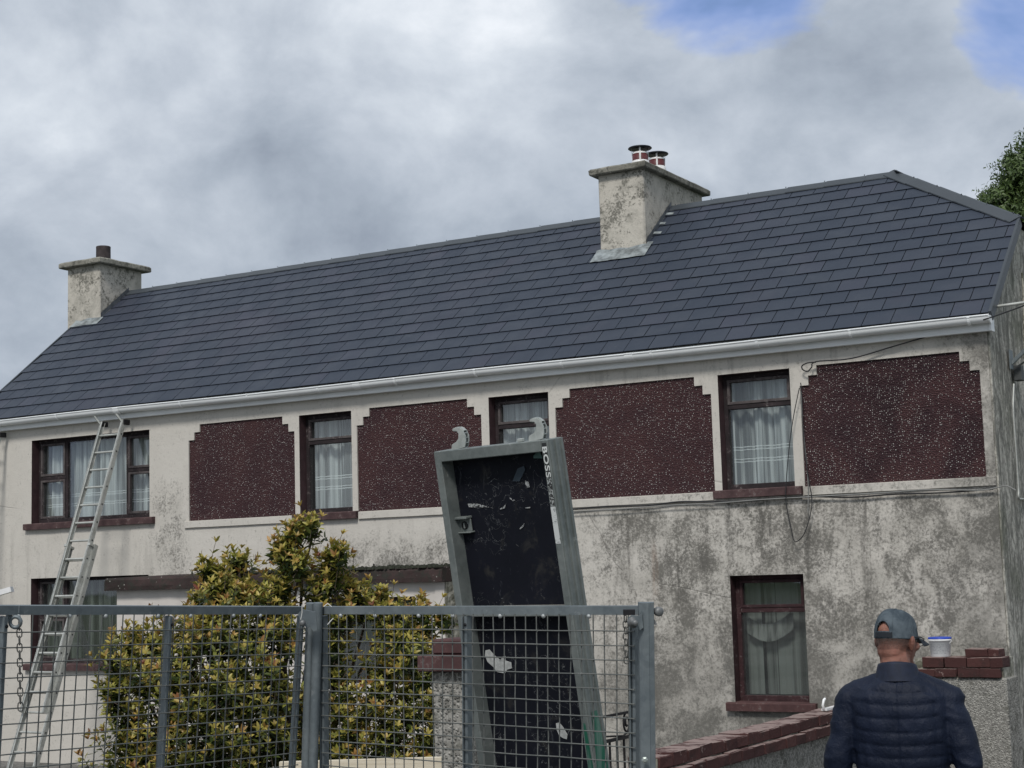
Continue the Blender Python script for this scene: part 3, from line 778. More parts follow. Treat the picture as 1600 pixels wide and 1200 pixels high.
# two flue terminals with disc cowls
for (u, v, yy) in ((1000, 235, cy0+.17), (1026, 240, cy0+.56)):
    P0 = atY(u, v, yy); r_ = 12.2/FPX*atY(1000, 235, cy0+.17).length; zb = czt+.10; c = (P0.x, P0.y, zb)
    m = MB(); m.lathe([(r_*1.14, -.02), (r_*1.12, .03), (r_*1.02, .045), (r_*1.02, .05)], c, 28); fl = m.build('flue_collar', M['white'], chB)
    m = MB(); m.lathe([(r_, .04), (r_, .155), (r_*.9, .155), (r_*.88, .08), (.0001, .08)], c, 28); m.build('flue_pipe', M['maroon'], chB)
    m = MB(); m.lathe([(r_*1.03, .135), (r_*1.03, .155), (r_*.93, .155), (r_*.93, .135)], c, 28); m.build('flue_band', M['white'], chB)
    m = MB()
    for k in range(4):
        a = R(-65+90*k); dx, dy = math.cos(a), math.sin(a)
        m.bar((c[0]+dx*(r_+.004), c[1]+dy*(r_+.004), zb+.035), (c[0]+dx*(r_+.004), c[1]+dy*(r_+.004), zb+.225), .020, .004, up=Vector((dx, dy, 0)))
    m.build('flue_strap', M['white'], chB)
    m = MB(); m.lathe([(.0001, .215), (r_*1.45, .205), (r_*1.52, .212), (r_*1.45, .222), (r_*.6, .245), (.0001, .25)], c, 32); m.build('flue_cowl', M['cowl'], chB)
# lead flashings
def flash(x0, x1, y0, y1, ap, ch, side_tabs):
    m = MB(); n = 18
    def rp2(x, y, h): return Vector((x, y, roofz(y)))+rn*h
    v = []
    for i in range(n+1):
        x = x0-.05+(x1-x0+.13)*i/n; j = .012*mnoise.noise(Vector((x*5, 1, 2)))
        v += [Vector((x, y0-.010, roofz(y0)+.035+j*2)), rp2(x, y0-.012, .024), rp2(x, y0-ap+j, .020+abs(j)*.5)]
    m.add(v, [(3*i+k, 3*i+3+k, 3*i+4+k, 3*i+1+k) for i in range(n) for k in (0, 1)], False); m.build('lead_apron', M['lead'], ch)
    # stepped side soakers
    L_ = (min(y1, RY)-y0)/math.cos(PITCH); k = 0; s = .02
    while s < L_-.1:
        y = y0+s*math.cos(PITCH); h_ = .25*math.cos(PITCH); m = MB(); o = .006+.003*(k % 2)
        yb = min(y+h_+.02, RY-.02)
        m.add([Vector((x1+o, y, roofz(y)+.09)), Vector((x1+o, yb, roofz(yb)+.09)), Vector((x1+o, yb, roofz(yb)+.018)), Vector((x1+o, y, roofz(y)+.018))], [(0,1,2,3)])
        m.add([Vector((x1+o, y, roofz(y)+.10)), Vector((x1+o, y+.03, roofz(y)+.13)), Vector((x1+o, y+.10, roofz(y+.10)+.09)), ], [(0,1,2)])
        m.build('side_flashing', M['leadd'], ch)
        if side_tabs:
            m = MB(); t0 = y+.01; m.add([rp2(x1+.006, t0, .026), rp2(x1+.085+.03*(k % 2), t0-.006, .022), rp2(x1+.085+.03*(k % 2), t0+.035, .024), rp2(x1+.006, t0+.04, .03)], [(0,1,2,3)])
            m.build('lead_tab', M['lead'], ch)
        s += .25; k += 1
M['leadd'] = simple('dull_lead', (.10, .11, .12), .55, .2, .35, 8, .3)
flash(cx0, cx1, cy0, cy1, .20, chB, True)
flash(max(dx0, XL+.02), dx1, dy0, dy1, .13, chA, False)

# ---- porch extension
def porch():
    PY = 14.55; sl = atY(163, 917, PY); sr = atY(690, 893, PY); zt = (sl.z+sr.z)/2+.075; zb = zt-.155
    x0, x1 = sl.x, sr.x; wx0 = atY(181, 960, PY+.08).x; wx1 = x1-.03
    p = empty('flat_roofed_porch', ((x0+x1)/2, PY+.6, -2.3), 'low white porch with dark mossy flat concrete roof edge behind the shrub', 'porch')
    m = MB(); n = 30; rings = []
    for i in range(n+1):
        x = x0+(x1-x0)*i/n; j = lambda s: .010*mnoise.noise(Vector((x*4, s, 0)))
        rings.append([Vector((x, FY-.003, zb)), Vector((x, PY+j(1), zb+j(2)*.6)), Vector((x, PY-.004+j(3), zb+.05)), Vector((x, PY+.004+j(4), zt-.03+j(5))), Vector((x, PY+.03, zt+j(6))), Vector((x, FY-.003, zt+.03))])
    m.ring_loft(rings, True, False); m.build('roof_slab', M['slab'], p)
    # moss along the slab
    m = MB()
    for i in range(420):
        x = rnd.uniform(x0+2.0, x1); y = rnd.choice([PY+rnd.uniform(0, .06), rnd.uniform(PY, FY-.05)]); s_ = rnd.uniform(.01, .035)
        m.lathe([(s_, -.01), (s_*.8, s_*.5), (s_*.2, s_*.8)], (x, y, zt+.01+(y-PY)*.02), 5)
    m.build('moss', simple('black_moss', (.02, .022, .014), .95, 0, .5, 30), p, 'stuff')
    wy = PY+.10; wz1 = zb-.002; wd = (atY(500, 1000, wy).x, atY(649, 935, wy).x)
    # wall with one window opening
    op = [wd[0], wd[1], -1.15, atY(640, 932, wy).z]
    m = MB(); loops = [[(wx0, GB), (wx1, GB), (wx1, wz1), (wx0, wz1)], [(op[0], op[2]), (op[0], op[3]), (op[1], op[3]), (op[1], op[2])]]
    tri = tessellate_polygon([[Vector((a, b, 0)) for a, b in l] for l in loops]); fl = loops[0]+loops[1]
    m.add([(a, wy, b) for a, b in fl], tri); l = loops[1]; m.add([(a, wy, b) for a, b in l]+[(a, wy+.16, b) for a, b in l], [(k, (k+1) % 4, 4+(k+1) % 4, 4+k) for k in range(4)])
    m.build('front_wall', M['cream'], p)
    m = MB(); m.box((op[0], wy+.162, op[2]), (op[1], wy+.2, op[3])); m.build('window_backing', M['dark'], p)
    m = MB()
    for a, b in (((op[0], wy+.08, op[2]), (op[0]+.05, wy+.13, op[3])), ((op[1]-.05, wy+.08, op[2]), (op[1], wy+.13, op[3])), ((op[0]+.05, wy+.08, op[2]), (op[1]-.05, wy+.13, op[2]+.05)), ((op[0]+.05, wy+.08, op[3]-.05), (op[1]-.05, wy+.13, op[3]))): m.bbox(a, b)
    m.build('window_frame', M['frame'], p)
    m = MB(); m.box((op[0]+.05, wy+.10, op[2]+.05), (op[1]-.05, wy+.104, op[3]-.05)); m.build('glass', M['glass'], p)
    m = MB(); m.box((wx1-.12, wy-.012, GB), (wx1, wy-.001, wz1)); m.build('corner_strip', M['cream'], p)
    m = MB(); m.box((wx1+.001, wy, GB), (wx1+.018, FY-.004, wz1)); m.build('side_wall', M['mossy'], p)
    m = MB(); m.box((wx0-.003, wy, GB), (wx0-.001, FY-.004, wz1)); m.build('side_wall', M['cream'], p)
porch()

# ---- cables, brackets on the house
def cable(name, pts, r, mat, label, cat='cable'):
    P = [Vector(p) for p in pts]; Q = []
    for i in range(len(P)-1):
        p0, p1, p2, p3 = P[max(i-1, 0)], P[i], P[i+1], P[min(i+2, len(P)-1)]
        for k in range(6):
            t = k/6; Q.append(.5*((2*p1)+(-p0+p2)*t+(2*p0-5*p1+4*p2-p3)*t*t+(-p0+3*p1-3*p2+p3)*t**3))
    Q.append(P[-1]); m = MB(); m.tube(Q, r, 6); return tag(m.build(name, mat), label, cat)
cY = FY-.035
def cpx(l, y=cY): return [atY(u, v, y) for u, v in l]
cable('cable', cpx([(893, 796), (950, 791), (1010, 790), (1060, 784), (1110, 784), (1165, 783), (1250, 776), (1330, 777), (1400, 772), (1470, 770), (1552, 764)]), .008, M['cable'], 'black cable sagging along underneath the pale string course')
cable('cable', cpx([(893, 799), (960, 796), (1040, 790), (1120, 786), (1200, 780), (1290, 775), (1380, 770), (1450, 765), (1530, 766), (1557, 762), (1572, 759), (1587, 766)], FY-.05), .006, M['cableg'], 'thin grey cable running from platform to the gable corner')
cable('cable', [atX(1640, 462, XW+1.2)] + cpx([(1545, 497)], FY-.26) + cpx([(1400, 540), (1330, 560), (1275, 565), (1268, 574), (1262, 580), (1255, 578)], FY-.06) + cpx([(1253, 572), (1262, 567), (1275, 566)], FY-.07), .007, M['cable'], 'black cable crossing the gutter end to a loop beside the top right panel')
cable('cable', cpx([(1249, 606), (1240, 650), (1233, 700), (1228, 760), (1229, 790), (1236, 825), (1242, 846), (1256, 835), (1267, 800), (1268, 775), (1262, 740), (1256, 690), (1253, 620), (1251, 598)], FY-.075), .005, M['cable'], 'thin loose cable hanging in a long loop beside the top right window')
cable('cable', cpx([(1251, 612), (1256, 680), (1262, 745), (1263, 776), (1262, 800)], FY-.05), .005, M['cableg'], 'grey wire running down the left edge of the rightmost panel')
def gable_bits():
    X = XW+.03
    m = MB(); a = atX(1549, 480, X); m.tube([a, a+Vector((.7, .0, .02)), a+Vector((2.4, -.1, .03))], .016, 10)
    m.box((a.x-.04, a.y-.04, a.z-.04), (a.x-.028+.02, a.y+.04, a.z+.04)); tag(m.build('stay_pole', M['alu']), 'thin grey metal pole sticking out from the gable beside the gutter end', 'pole')
    m = MB(); b = atX(1580, 562, X); plate = [b+Vector((-.008, 0, -.08))]
    m.bbox((b.x-.008, b.y-.06, b.z-.10), (b.x+.006, b.y+.06, b.z+.10), .003)
    m.bar(b+Vector((.0, 0, -.04)), b+Vector((.38, -.02, .28)), .035, .035); m.tube([b+Vector((.38, -.02, .20)), b+Vector((.38, -.02, .75))], .017, 10)
    tag(m.build('wall_bracket', M['galv']), 'grey steel aerial bracket angled up off the right gable wall', 'bracket')
    m = MB(); c = atX(1587, 582, X); m.bbox((c.x-.01, c.y-.06, c.z-.09), (c.x+.07, c.y+.06, c.z+.07), .006); m.tube([c+Vector((.02, 0, .06)), c+Vector((.1, -.02, .1)), c+Vector((.3, -.05, .12))], .01, 8)
    tag(m.build('junction_box', M['galvd']), 'small dark junction box under the bracket on the gable', 'junction box')
    pts = [atX(u, v, X+.0) for u, v in ((1584, 600), (1583, 640), (1587, 700), (1591, 760), (1592, 778), (1600, 780), (1640, 786))]
    cable('conduit', pts, .011, M['alu'], 'pale conduit dropping from junction box down the gable', 'conduit')
    pts = [atX(u, v, X) for u, v in ((1597, 426), (1599, 460), (1600, 500), (1601, 560))]
    cable('conduit', pts, .012, M['mossy'], 'upper pipe run high on the gable near the frame edge', 'pipe')
M['galvd'] = mat_galv('dark_galvanised', (.05, .055, .055), (.09, .095, .095), .6, .3)
gable_bits()

# ------------------------------------------------------------------ garden boundary: wall, pier, iron gate
WZ = -1.22
w0 = atZ(1031, 1183, WZ); WXR = w0.x; WY0 = w0.y
def brick_course(parent, org, dx, dy, L, wd, zt, h, seed, lb=.215, gap=.005, across=True):
    """bricks laid along direction from org; each brick spans the wall width"""
    r = random.Random(seed); d = Vector((dx, dy, 0)); s = Vector((dy, -dx, 0)); pos = 0
    while pos < L-.02:
        l = min(lb+r.uniform(-.006, .006), L-pos); c = org+d*(pos+l/2); m = MB()
        zz = r.uniform(-.007, .005); ww = wd+r.uniform(-.012, .008)
        Mx = Matrix(((d.x, s.x, 0, c.x), (d.y, s.y, 0, c.y), (0, 0, 1, 0), (0, 0, 0, 1))) @ Matrix.Rotation(r.uniform(-.012, .012), 4, 'Z')
        m.bbox((-l/2+gap/2, -ww/2, zt-h+gap/2), (l/2-gap/2, ww/2, zt+zz), .006, Mx)
        m.v = [p+Vector((r.uniform(-1, 1), r.uniform(-1, 1), r.uniform(-1, 1)))*.0045 for p in m.v]; m.build('brick', M['brick'], parent); pos += l
def boundary():
    wd = .24; L = FY-.28-WY0
    g = empty('garden_wall', (WXR-wd/2, WY0+L/2, -2.3), 'grey rough rendered garden wall topped with brown painted brick running to the house', 'wall')
    cx = WXR-wd/2+.0
    m = MB(); m.bbox((cx-.10, WY0+.02, GB), (cx+.10, FY-.05, WZ-.17), .01); m.build('wall_body', M['pebble'], g)
    brick_course(g, Vector((cx, WY0-.02, 0)), 0, 1, FY-.06-WY0, .34, WZ-.085, .085, 3)
    brick_course(g, Vector((cx, WY0, 0)), 0, 1, FY-.06-WY0, .24, WZ, .085, 4)
    # mortar bed hides nothing: thin slab between courses
    m = MB(); m.box((cx-.10, WY0, WZ-.168), (cx+.10, FY-.06, WZ-.012)); m.build('mortar', M['mossy'], g)
    # stub wall along the house with stepped brick top, bucket on it
    YS = 15.30; a = atY(1428, 1042, YS); b = atY(1566, 1030, YS); z2 = atY(1445, 1028, YS).z; xa = atY(1440, 1030, YS).x; xb = b.x
    s = empty('stub_wall', ((a.x+xb)/2, YS+.15, -2.3), 'short wall with stepped brown brick top against the house corner', 'wall')
    m = MB(); m.bbox((a.x, YS+.03, GB), (xb+.02, FY-.03, z2-.19), .01); m.build('wall_body', M['pebble'], s)
    brick_course(s, Vector((a.x-.02, YS+.15, 0)), 1, 0, xb-a.x, .30, z2-.098, .085, 7)
    brick_course(s, Vector((xa, YS+.15, 0)), 1, 0, xb-xa, .30, z2, .095, 8)
    xc = atY(1504, 1014, YS).x; xd = atY(1558, 1014, YS).x; z3 = atY(1530, 1014, YS+.05).z
    brick_course(s, Vector((xc, YS+.18, 0)), 1, 0, xd-xc, .22, z3, z3-z2-.003, 9)
    m = MB(); m.box((a.x, YS+.05, z2-.2), (xb-.01, FY-.06, z2-.01)); m.build('mortar', M['mossy'], s)
    return cx, YS, z2, a, xb
WCX, YS, SZ2, _a, _xb = boundary()
def bucket():
    c = atY(1470, 1027, YS+.13); z0 = SZ2+.004; r0 = 14.3/FPX*c.length; r1 = 16.6/FPX*c.length; h = 29/FPX*c.length
    t = empty('bucket', (c.x, c.y, z0), 'small white plastic bucket with blue lid on the brick stub wall', 'bucket'); c = (c.x, c.y, z0)
    m = MB(); m.lathe([(.0001, 0), (r0*.96, 0), (r0, .006), (r1*.95, h*.80), (r1*.98, h*.81), (r1*.98, h*.86)], c, 32)
    n = NT('bucket_label'); X, Y, Z = n.sep(n.tc.outputs['Object']); ln = n.math('GREATER_THAN', n.math('FRACT', n.math('MULTIPLY', Z, 75)), .5)
    wv = n.mr(n.noise(90, 3, .7), .45, .55); bd = n.band(Z, .03, h*.68, .003)
    M['bucket'] = n.fin(n.mix(n.math('MULTIPLY', n.math('MULTIPLY', ln, wv), n.math('MULTIPLY', bd, .65)), (.62, .64, .65), (.22, .24, .27)), .35)
    m.build('bucket_body', M['bucket'], t)
    m = MB(); m.lathe([(r1*.99, h*.80), (r1*1.04, h*.81), (r1*1.04, h*.90), (r1*.99, h*.91)], c, 32); m.build('rim', M['white'], t)
    m = MB(); m.lathe([(r1*1.03, h*.90), (r1*1.05, h*.91), (r1*1.04, h*.985), (r1*.97, h*1.0), (r1*.9, h*.97), (.0001, h*.97)], c, 32); m.build('lid', simple('blue_lid', (.03, .07, .42), .4), t)
    m = MB(); pts = [Vector((c[0]+math.cos(a)*r1*1.05, c[1]-abs(math.sin(a))*.01-r1*.35*math.sin(a), c[2]+h*.82-.05*math.sin(a))) for a in [math.pi*k/12 for k in range(13)]]; m.tube(pts, .003, 6); m.build('handle', M['white'], t)
bucket()
def pier_gate():
    # pier on the same line as the wall, nearer the road
    px = atX(700, 1100, WCX-.02); y1 = atX(697, 1110, WCX-.0).y
    d = ray(722, 1110); yk = d.y/d.x*WCX
    P = Vector((WCX, yk, 0)); ztop = atY(705, 1047, yk).z
    p = empty('gate_pier', (P.x, P.y, -2.1), 'grey pebble dashed gate pier with two tier brown cap behind the mesh', 'pier')
    hw = .115
    m = MB(); m.bbox((P.x-hw, P.y-hw, -2.4), (P.x+hw, P.y+hw, ztop), .008); m.build('shaft', M['pebble'], p)
    w2 = .175; zc = ztop+.09
    m = MB(); m.bbox((P.x-w2, P.y-w2, ztop+.001), (P.x+w2, P.y+w2, zc), .008); m.build('cap', M['sill2'], p)
    m = MB(); m.bbox((P.x-hw, P.y-hw, zc+.001), (P.x+hw, P.y+hw, zc+.085), .01); m.build('cap_block', M['sill2'], p)
    # wrought iron gate between pier and wall
    y0, y1 = P.y+hw+.03, atX(991, 1150, WCX).y; z = lambda v, u=990: atX(u, v, WCX).z
    zt = z(1111); zm = z(1149); g = empty('iron_gate', (WCX, (y0+y1)/2, -2.1), 'black wrought iron garden gate with scrolls, ajar view between pier and wall', 'gate')
    g['label'] = 'black wrought iron garden gate with scrollwork between pier and brick topped wall'
    m = MB(); up = Vector((1,0,0))
    for a, b, t in (((y1, zt+.02), (y1, -2.0), .024), ((y0, zt+.02), (y0, -2.0), .024), ((y0, zt), (y1, zt), .016), ((y0, zm), (y1, zm), .020), ((y0, -1.95), (y1, -1.95), .02)):
        m.bar((WCX, a[0], a[1]), (WCX, b[0], b[1]), t, t, up)
    m.build('gate_frame', M['iron'], g)
    k = 0; y = y0+.085
    while y < y1-.03:
        m = MB(); m.bar((WCX, y, zm), (WCX, y, -1.95), .012, .012, up); m.build('baluster', M['iron'], g); y += .10
    zc_ = (zt+zm)/2
    def scroll(cy, cz, r0, sgn, turns=1.6):
        pts = []
        for i in range(26):
            t = i/25; a = sgn*turns*2*math.pi*t+math.pi/2; rr = r0*(1-.8*t); pts.append(Vector((WCX, cy+rr*math.cos(a)*.75, cz+rr*math.sin(a))))
        m = MB(); m.tube(pts, .007, 6); m.build('scroll', M['iron'], g)
    scroll(y1-.10, zc_+.01, (zt-zm)*.46, 1); scroll(y0+.10, zc_+.01, (zt-zm)*.46, -1)
    m = MB(); m.tube([Vector((WCX, y1-.02, zm+.045)), Vector((WCX, y1-.16, zm+.012)), Vector((WCX, (y0+y1)/2, zm+.075)), Vector((WCX, y0+.16, zm+.012)), Vector((WCX, y0+.02, zm+.045))], .006, 6); m.build('wave_bar', M['iron'], g)
pier_gate()
# white plastic offcut on the coping
def offcut():
    c = atX(1296, 1118, WCX+.02); z = WZ+.004; m = MB()
    m.bar((c.x, c.y-.12, z+.012), (c.x, c.y+.45, z+.012), .05, .018); m.tube([Vector((c.x, c.y-.12, z+.015)), Vector((c.x, c.y-.15, z+.05)), Vector((c.x, c.y-.12, z+.09)), Vector((c.x, c.y-.09, z+.10))], .011, 8)
    tag(m.build('gutter_clip', M['white']), 'white plastic gutter clip lying on the brown brick coping beside the man', 'gutter clip')
offcut()

# ------------------------------------------------------------------ ladders
def ladder(top_l, top_r, bot_px, ytop, label, group=None, second=True):
    T0 = atY(*top_l, ytop); T1 = atY(*top_r, ytop); xc = (T0.x+T1.x)/2; hw = abs(T1.x-T0.x)/2
    B = atX(*bot_px, xc)
    T = Vector((xc, ytop, (T0.z+T1.z)/2)); d = (B-T).normalized(); n = Vector((0, -1, 0)); n = (n-d*n.dot(d)).normalized()   # n towards the viewer
    Lt = (gz(xc, B.y-1)-T.z)/d.z
    E = T+d*Lt; o = empty('extension_ladder', E, label, 'ladder', group)
    def section(s0, s1, w_, off, name):
        for s in (-1, 1):
            m = MB(); a = T+d*s0+Vector((s*w_, 0, 0))+n*off; b = T+d*s1+Vector((s*w_, 0, 0))+n*off
            m.bar(a, b, .062, .022, up=Vector((1,0,0)))
            for e in (-.028, .028): m.bar(a+n*e-Vector((s*.008, 0, 0)), b+n*e-Vector((s*.008, 0, 0)), .006, .034, up=Vector((1,0,0)))
            m.build('stile', M['alu'], o)
        r = s0+.20
        while r < s1-.05:
            m = MB(); c = T+d*r+n*off; m.tube([c-Vector((w_-.012, 0, 0)), c+Vector((w_-.012, 0, 0))], .0145, 10)
            rg = m.build('rung', M['alu'], o)
            m = MB(); m.lathe([(.0001, .0), (.011, .0), (.011, .003), (.0001, .003)], c+Vector((w_+.0115, 0, 0)), 10, (1,0,0)); m.build('rung_end', M['black'], rg)
            r += .25
    mid = Lt*.82
    section(0, mid, hw, .035, 'upper'); section(Lt*.36, Lt, hw+.055 if False else hw+.030, -.035, 'lower')
    for s in (-1, 1):
        m = MB(); c = T+Vector((s*hw, 0, 0))+n*.035; m.bbox((c.x-.02, c.y-.03, c.z-.06), (c.x+.02, c.y+.09, c.z+.01), .006); m.build('end_cap', M['black'], o)
        m = MB(); q = c+Vector((-.05 if s < 0 else -.05, -.06, .0)); m.bar(c+d*.05, c+d*.0+n*.10+Vector((-.06, 0, .05)), .03, .02); m.build('hook', M['alu'], o)
        m = MB(); c = E+Vector((s*(hw+.03), 0, 0))-n*.035; m.bbox((c.x-.02, c.y-.045, c.z-.01), (c.x+.02, c.y+.045, c.z+.06), .006); m.build('foot', M['black'], o)
        m = MB(); c = T+d*Lt*.365+Vector((s*(hw+.012), 0, 0)); m.bar(c-n*.07, c+n*.075, .05, .03, up=d); m.build('guide_bracket', M['alu'], o)
    return o
ladder((163, 661), (197, 659), (76, 1037), 15.66, 'aluminium extension ladder leaning on the wall across the big upper left window')
ladder((-30, 681), (4, 679), (-118, 1037), 15.70, 'aluminium ladder at the far left edge with only its top corner showing')

# ------------------------------------------------------------------ galvanised mesh panels
def mesh_panels():
    A = atD(-12, 946, 5.16); Bm = atD(492, 948, 6.50); Cc = atD(1000, 947, 5.52)
    A2 = atD(-12-21, 1215, 5.16+.02); B2 = atD(484, 1215, 6.50); C2 = atD(1002, 1215, 5.52)
    root = empty('mesh_barrier', Vector((Bm.x, Bm.y, -1.8)), 'galvanised steel mesh cage sides hinged on a middle post in the foreground', 'mesh barrier')
    def leaf(P0, P1, down, ph, bars_t, name, s0, s1):
        u = (P1-P0); L = u.length; u.normalize(); dn = down.normalized(); nn = u.cross(dn).normalized()
        if nn.dot(-P0) < 0: nn = -nn        # towards the camera
        H = .78
        fr = MB(); rd = .036
        fr.bar(P0+dn*.014, P1+dn*.014, .026, .030, up=-dn)
        f = fr.build('top_rail', M['galv'], root)
        w_ = MB(); 
        s = ph
        while s < L: j_ = [u*rnd.uniform(-.0018, .0018)+nn*rnd.uniform(-.002, .002) for _ in range(6)]; w_.tube([P0+u*s+dn*(.026+(H-.026)*q_/5)+nn*.016+j_[q_] for q_ in range(6)], .0024, 5, False); s += .05
        t = .085
        while t < H: w_.tube([(P0+u*s0).lerp(P1-u*s1, q_/9)+dn*(t+rnd.uniform(-.0015, .0015)*(0 < q_ < 9))+nn*.021 for q_ in range(10)], .0024, 5, False); t += .05
        w_.build('wire_mesh', M['wire'], root, 'stuff')
        for i in range(int(L/.2)):
            m = MB(); c = P0+u*(.1+.2*i+rnd.uniform(-.03, .03))+dn*.034+nn*.015; m.lathe([(.009, -.006), (.007, .001), (.002, .003)], c, 7, nn); m.build('weld', M['weld'], f)
        for bt in bars_t:
            c = P0+u*bt+dn*.036-nn*.0
            m = MB(); m.bar(c, c+dn*(H-.03), .028, .012, up=u); m.bar(c-u*.012+nn*.010, c-u*.012+nn*.010+dn*(H-.03), .004, .022, up=nn); m.build('upright', M['galv'], root)
            m = MB(); m.lathe([(.0001, 0), (.006, 0), (.006, .002), (.0001, .002)], c+dn*.03+nn*.0165, 8, nn); m.build('bolt_hole', M['black'], root)
        fr = MB(); fr.bar(P0+dn*(H+.01), P1+dn*(H+.01), .03, .04, up=-dn); fr.build('bottom_rail', M['galv'], root)
        m = MB(); q0, q1 = P0+dn*(H+.03), P1+dn*(H+.03); m.add([q0, q1, q1+dn*.30, q0+dn*.30, q0-nn*.01, q1-nn*.01, q1+dn*.30-nn*.01, q0+dn*.30-nn*.01], [(0,1,2,3), (7,6,5,4), (0,4,5,1), (2,6,7,3)]); m.build('kick_panel', M['galv'], root)
        return u, dn, nn
    dL = (A2-A); dL = (B2-Bm).normalized()*.0+((A2-A).normalized()+(B2-Bm).normalized()).normalized(); dR = (C2-Cc).normalized()
    S_L = Bm-(Bm-A).normalized()*.085; S_R = Bm+(Cc-Bm).normalized()*.055
    def at(P0, P1, u):   # fraction along the leaf whose pixel column is u
        lo, hi = 0., 1.
        for _ in range(40):
            mid = (lo+hi)/2; q = P0.lerp(P1, mid); x = 800+q.dot(CR)/q.dot(_F)*FPX
            lo, hi = (mid, hi) if x < u else (lo, mid)
        return lo*(P1-P0).length
    uL, dnL, nL = leaf(A, S_L, dL, at(A, S_L, 47), [at(A, S_L, 7), at(A, S_L, 265), at(A, S_L, 479)], 'left', .02, -.012)
    uR, dnR, nR = leaf(S_R, Cc, dR, at(S_R, Cc, 519), [at(S_R, Cc, 507), at(S_R, Cc, 731), at(S_R, Cc, 993)], 'right', .0, .01)
    # middle post (round tube + angle) to the ground
    def post(P, dn, w_, hgt, top, shape, ln):
        m = MB()
        a = P-dn*top; b = a+dn*ln
        if shape == 'round': m.tube([a, b], w_, 16)
        else: m.bar(a, b, w_, w_*.9, up=(-P).normalized()-dn*((-P).normalized().dot(dn)))
        return m
    mp = atD(497, 948, 6.44); md = (atD(489, 1215, 6.44)-mp).normalized()
    gl = lambda P: (gz(P.x, P.y)-P.z)/-1
    post(mp, md, .019, 0, .016, 'round', gl(mp)+.02).build('post', M['galv'], root)
    mp2 = atD(486, 946, 6.46); post(mp2, md, .020, 0, .010, 'round', gl(mp2)+.02).build('post', M['galv'], root)
    # right corner post: wide folded steel
    cp = atD(1010, 943, 5.46); cd = (atD(1013, 1215, 5.46)-cp).normalized(); side = (CR-cd*CR.dot(cd)).normalized(); fwd = side.cross(cd).normalized()
    if fwd.dot(-cp) < 0: fwd = -fwd
    sec = [(-.028, -.015), (-.026, .010), (-.012, .018), (.006, .018), (.008, .015), (.024, .010), (.027, -.015)]
    m = MB(); Lp = gl(cp)+.02
    m.ring_loft([[cp+side*a+fwd*b-cd*.004 for a, b in sec], [cp+side*a+fwd*b+cd*Lp for a, b in sec]], True, False); m.build('corner_post', M['galv'], root)
    m = MB(); q = atD(1007, 1186, 5.43); m.lathe([(.011, -.003), (.011, .006), (.006, .009), (.0001, .009)], q+fwd*.01, 6, fwd, False); m.build('bolt', M['bolt'], root)
    for (u, v, d_, r_) in ((1027, 955, 5.47, .016),):
        q = atD(u, v, d_); m = MB(); m.lathe([(.009, -.03), (.009, 0), (r_, .002), (r_, .016), (r_*.7, .022), (.0001, .022)], q, 14, (fwd*.8+side*.4)); m.bar(q-side*.03, q+cd*.045-side*.005, .008, .02, up=fwd); m.build('latch_knob', M['galvd2'], root)
    q = atD(992, 971, 5.44)
    m = MB(); Mx = Matrix(((side.x, -cd.x, fwd.x, q.x), (side.y, -cd.y, fwd.y, q.y), (side.z, -cd.z, fwd.z, q.z), (0,0,0,1)))
    m.prism([(-.022, .014), (-.012, .022), (.012, .020), (.024, .026), (.028, -.020), (.016, -.030), (.0, -.012), (-.018, -.008), (-.024, .002)], Mx, 0, .007); m.build('latch_plate', M['galv'], root)
    m = MB(); m.lathe([(.020, -.004), (.020, .006), (.010, .010), (.010, .026), (.008, .030), (.0001, .030)], q+side*-.006+cd*.002, 14, (fwd+side*.25)); m.build('latch_pin', M['galvd2'], root)
    m = MB(); qq = atD(983, 957, 5.5); m.box((-.018, -.010, -.02), (.022, .008, .0), Mx @ Matrix.Translation((-.02, .03, -.01))); m.build('latch_slot', M['black'], root)
    def chain(u, v0, v1, d_, nl, seg=None):
        p = empty('chain', atD(u, v0, d_)) if False else root
        a = atD(u, v0, d_); b = atD(u+2, v1, d_); stp = (b-a)/nl
        for i in range(nl):
            c = a+stp*(i+.5); ax = side if i % 2 else (side*.45+fwd*.9).normalized(); ln = stp.length*.62; wd = .0085; t = stp.normalized(); pts = []
            for k in range(13):
                an = 2*math.pi*k/12; cx_, sy_ = math.cos(an), math.sin(an); pts.append(c+ax*wd*cx_+t*(sy_*wd+(1 if sy_ > 0 else -1)*(ln-wd)*(abs(sy_) > .01)))
            m = MB(); m.tube(pts, .0021, 5, False); m.build('chain_link', M['steel'], root)
    chain(977, 962, 1036, 5.46, 8); chain(30, 972, 1110, 5.22, 12)
    # left eye plate with ring, and middle hinge plate
    def plate(u, v, d_, poly, pin, hole=None):
        q = atD(u, v, d_); Mx = Matrix(((CR.x, CU.x, -_F.x, q.x), (CR.y, CU.y, -_F.y, q.y), (CR.z, CU.z, -_F.z, q.z), (0,0,0,1)))
        m = MB(); m.prism([(a*d_/FPX, b*d_/FPX) for a, b in poly], Mx, 0, .008); m.build('hinge_plate', M['galv'], root)
        return q, Mx
    plate(22, 955, 5.24, [(-12, 10), (10, 9), (9, -2), (4, -5), (-2, -5), (-8, -14), (-12, -20)], 0)
    q = atD(24, 972, 5.22); m = MB(); pts = [q+(CR*math.cos(a)+CU*math.sin(a))*.0175*1 for a in [2*math.pi*k/24 for k in range(25)]]; m.tube(pts, .0065, 8, False); m.build('eye_ring', M['galv'], root)
    q, Mx = plate(478, 972, 6.36, [(-12, 14), (-5, 20), (16, 16), (18, -12), (12, -14), (8, -8), (-4, -6), (-9, -3), (-10, 4)], 0)
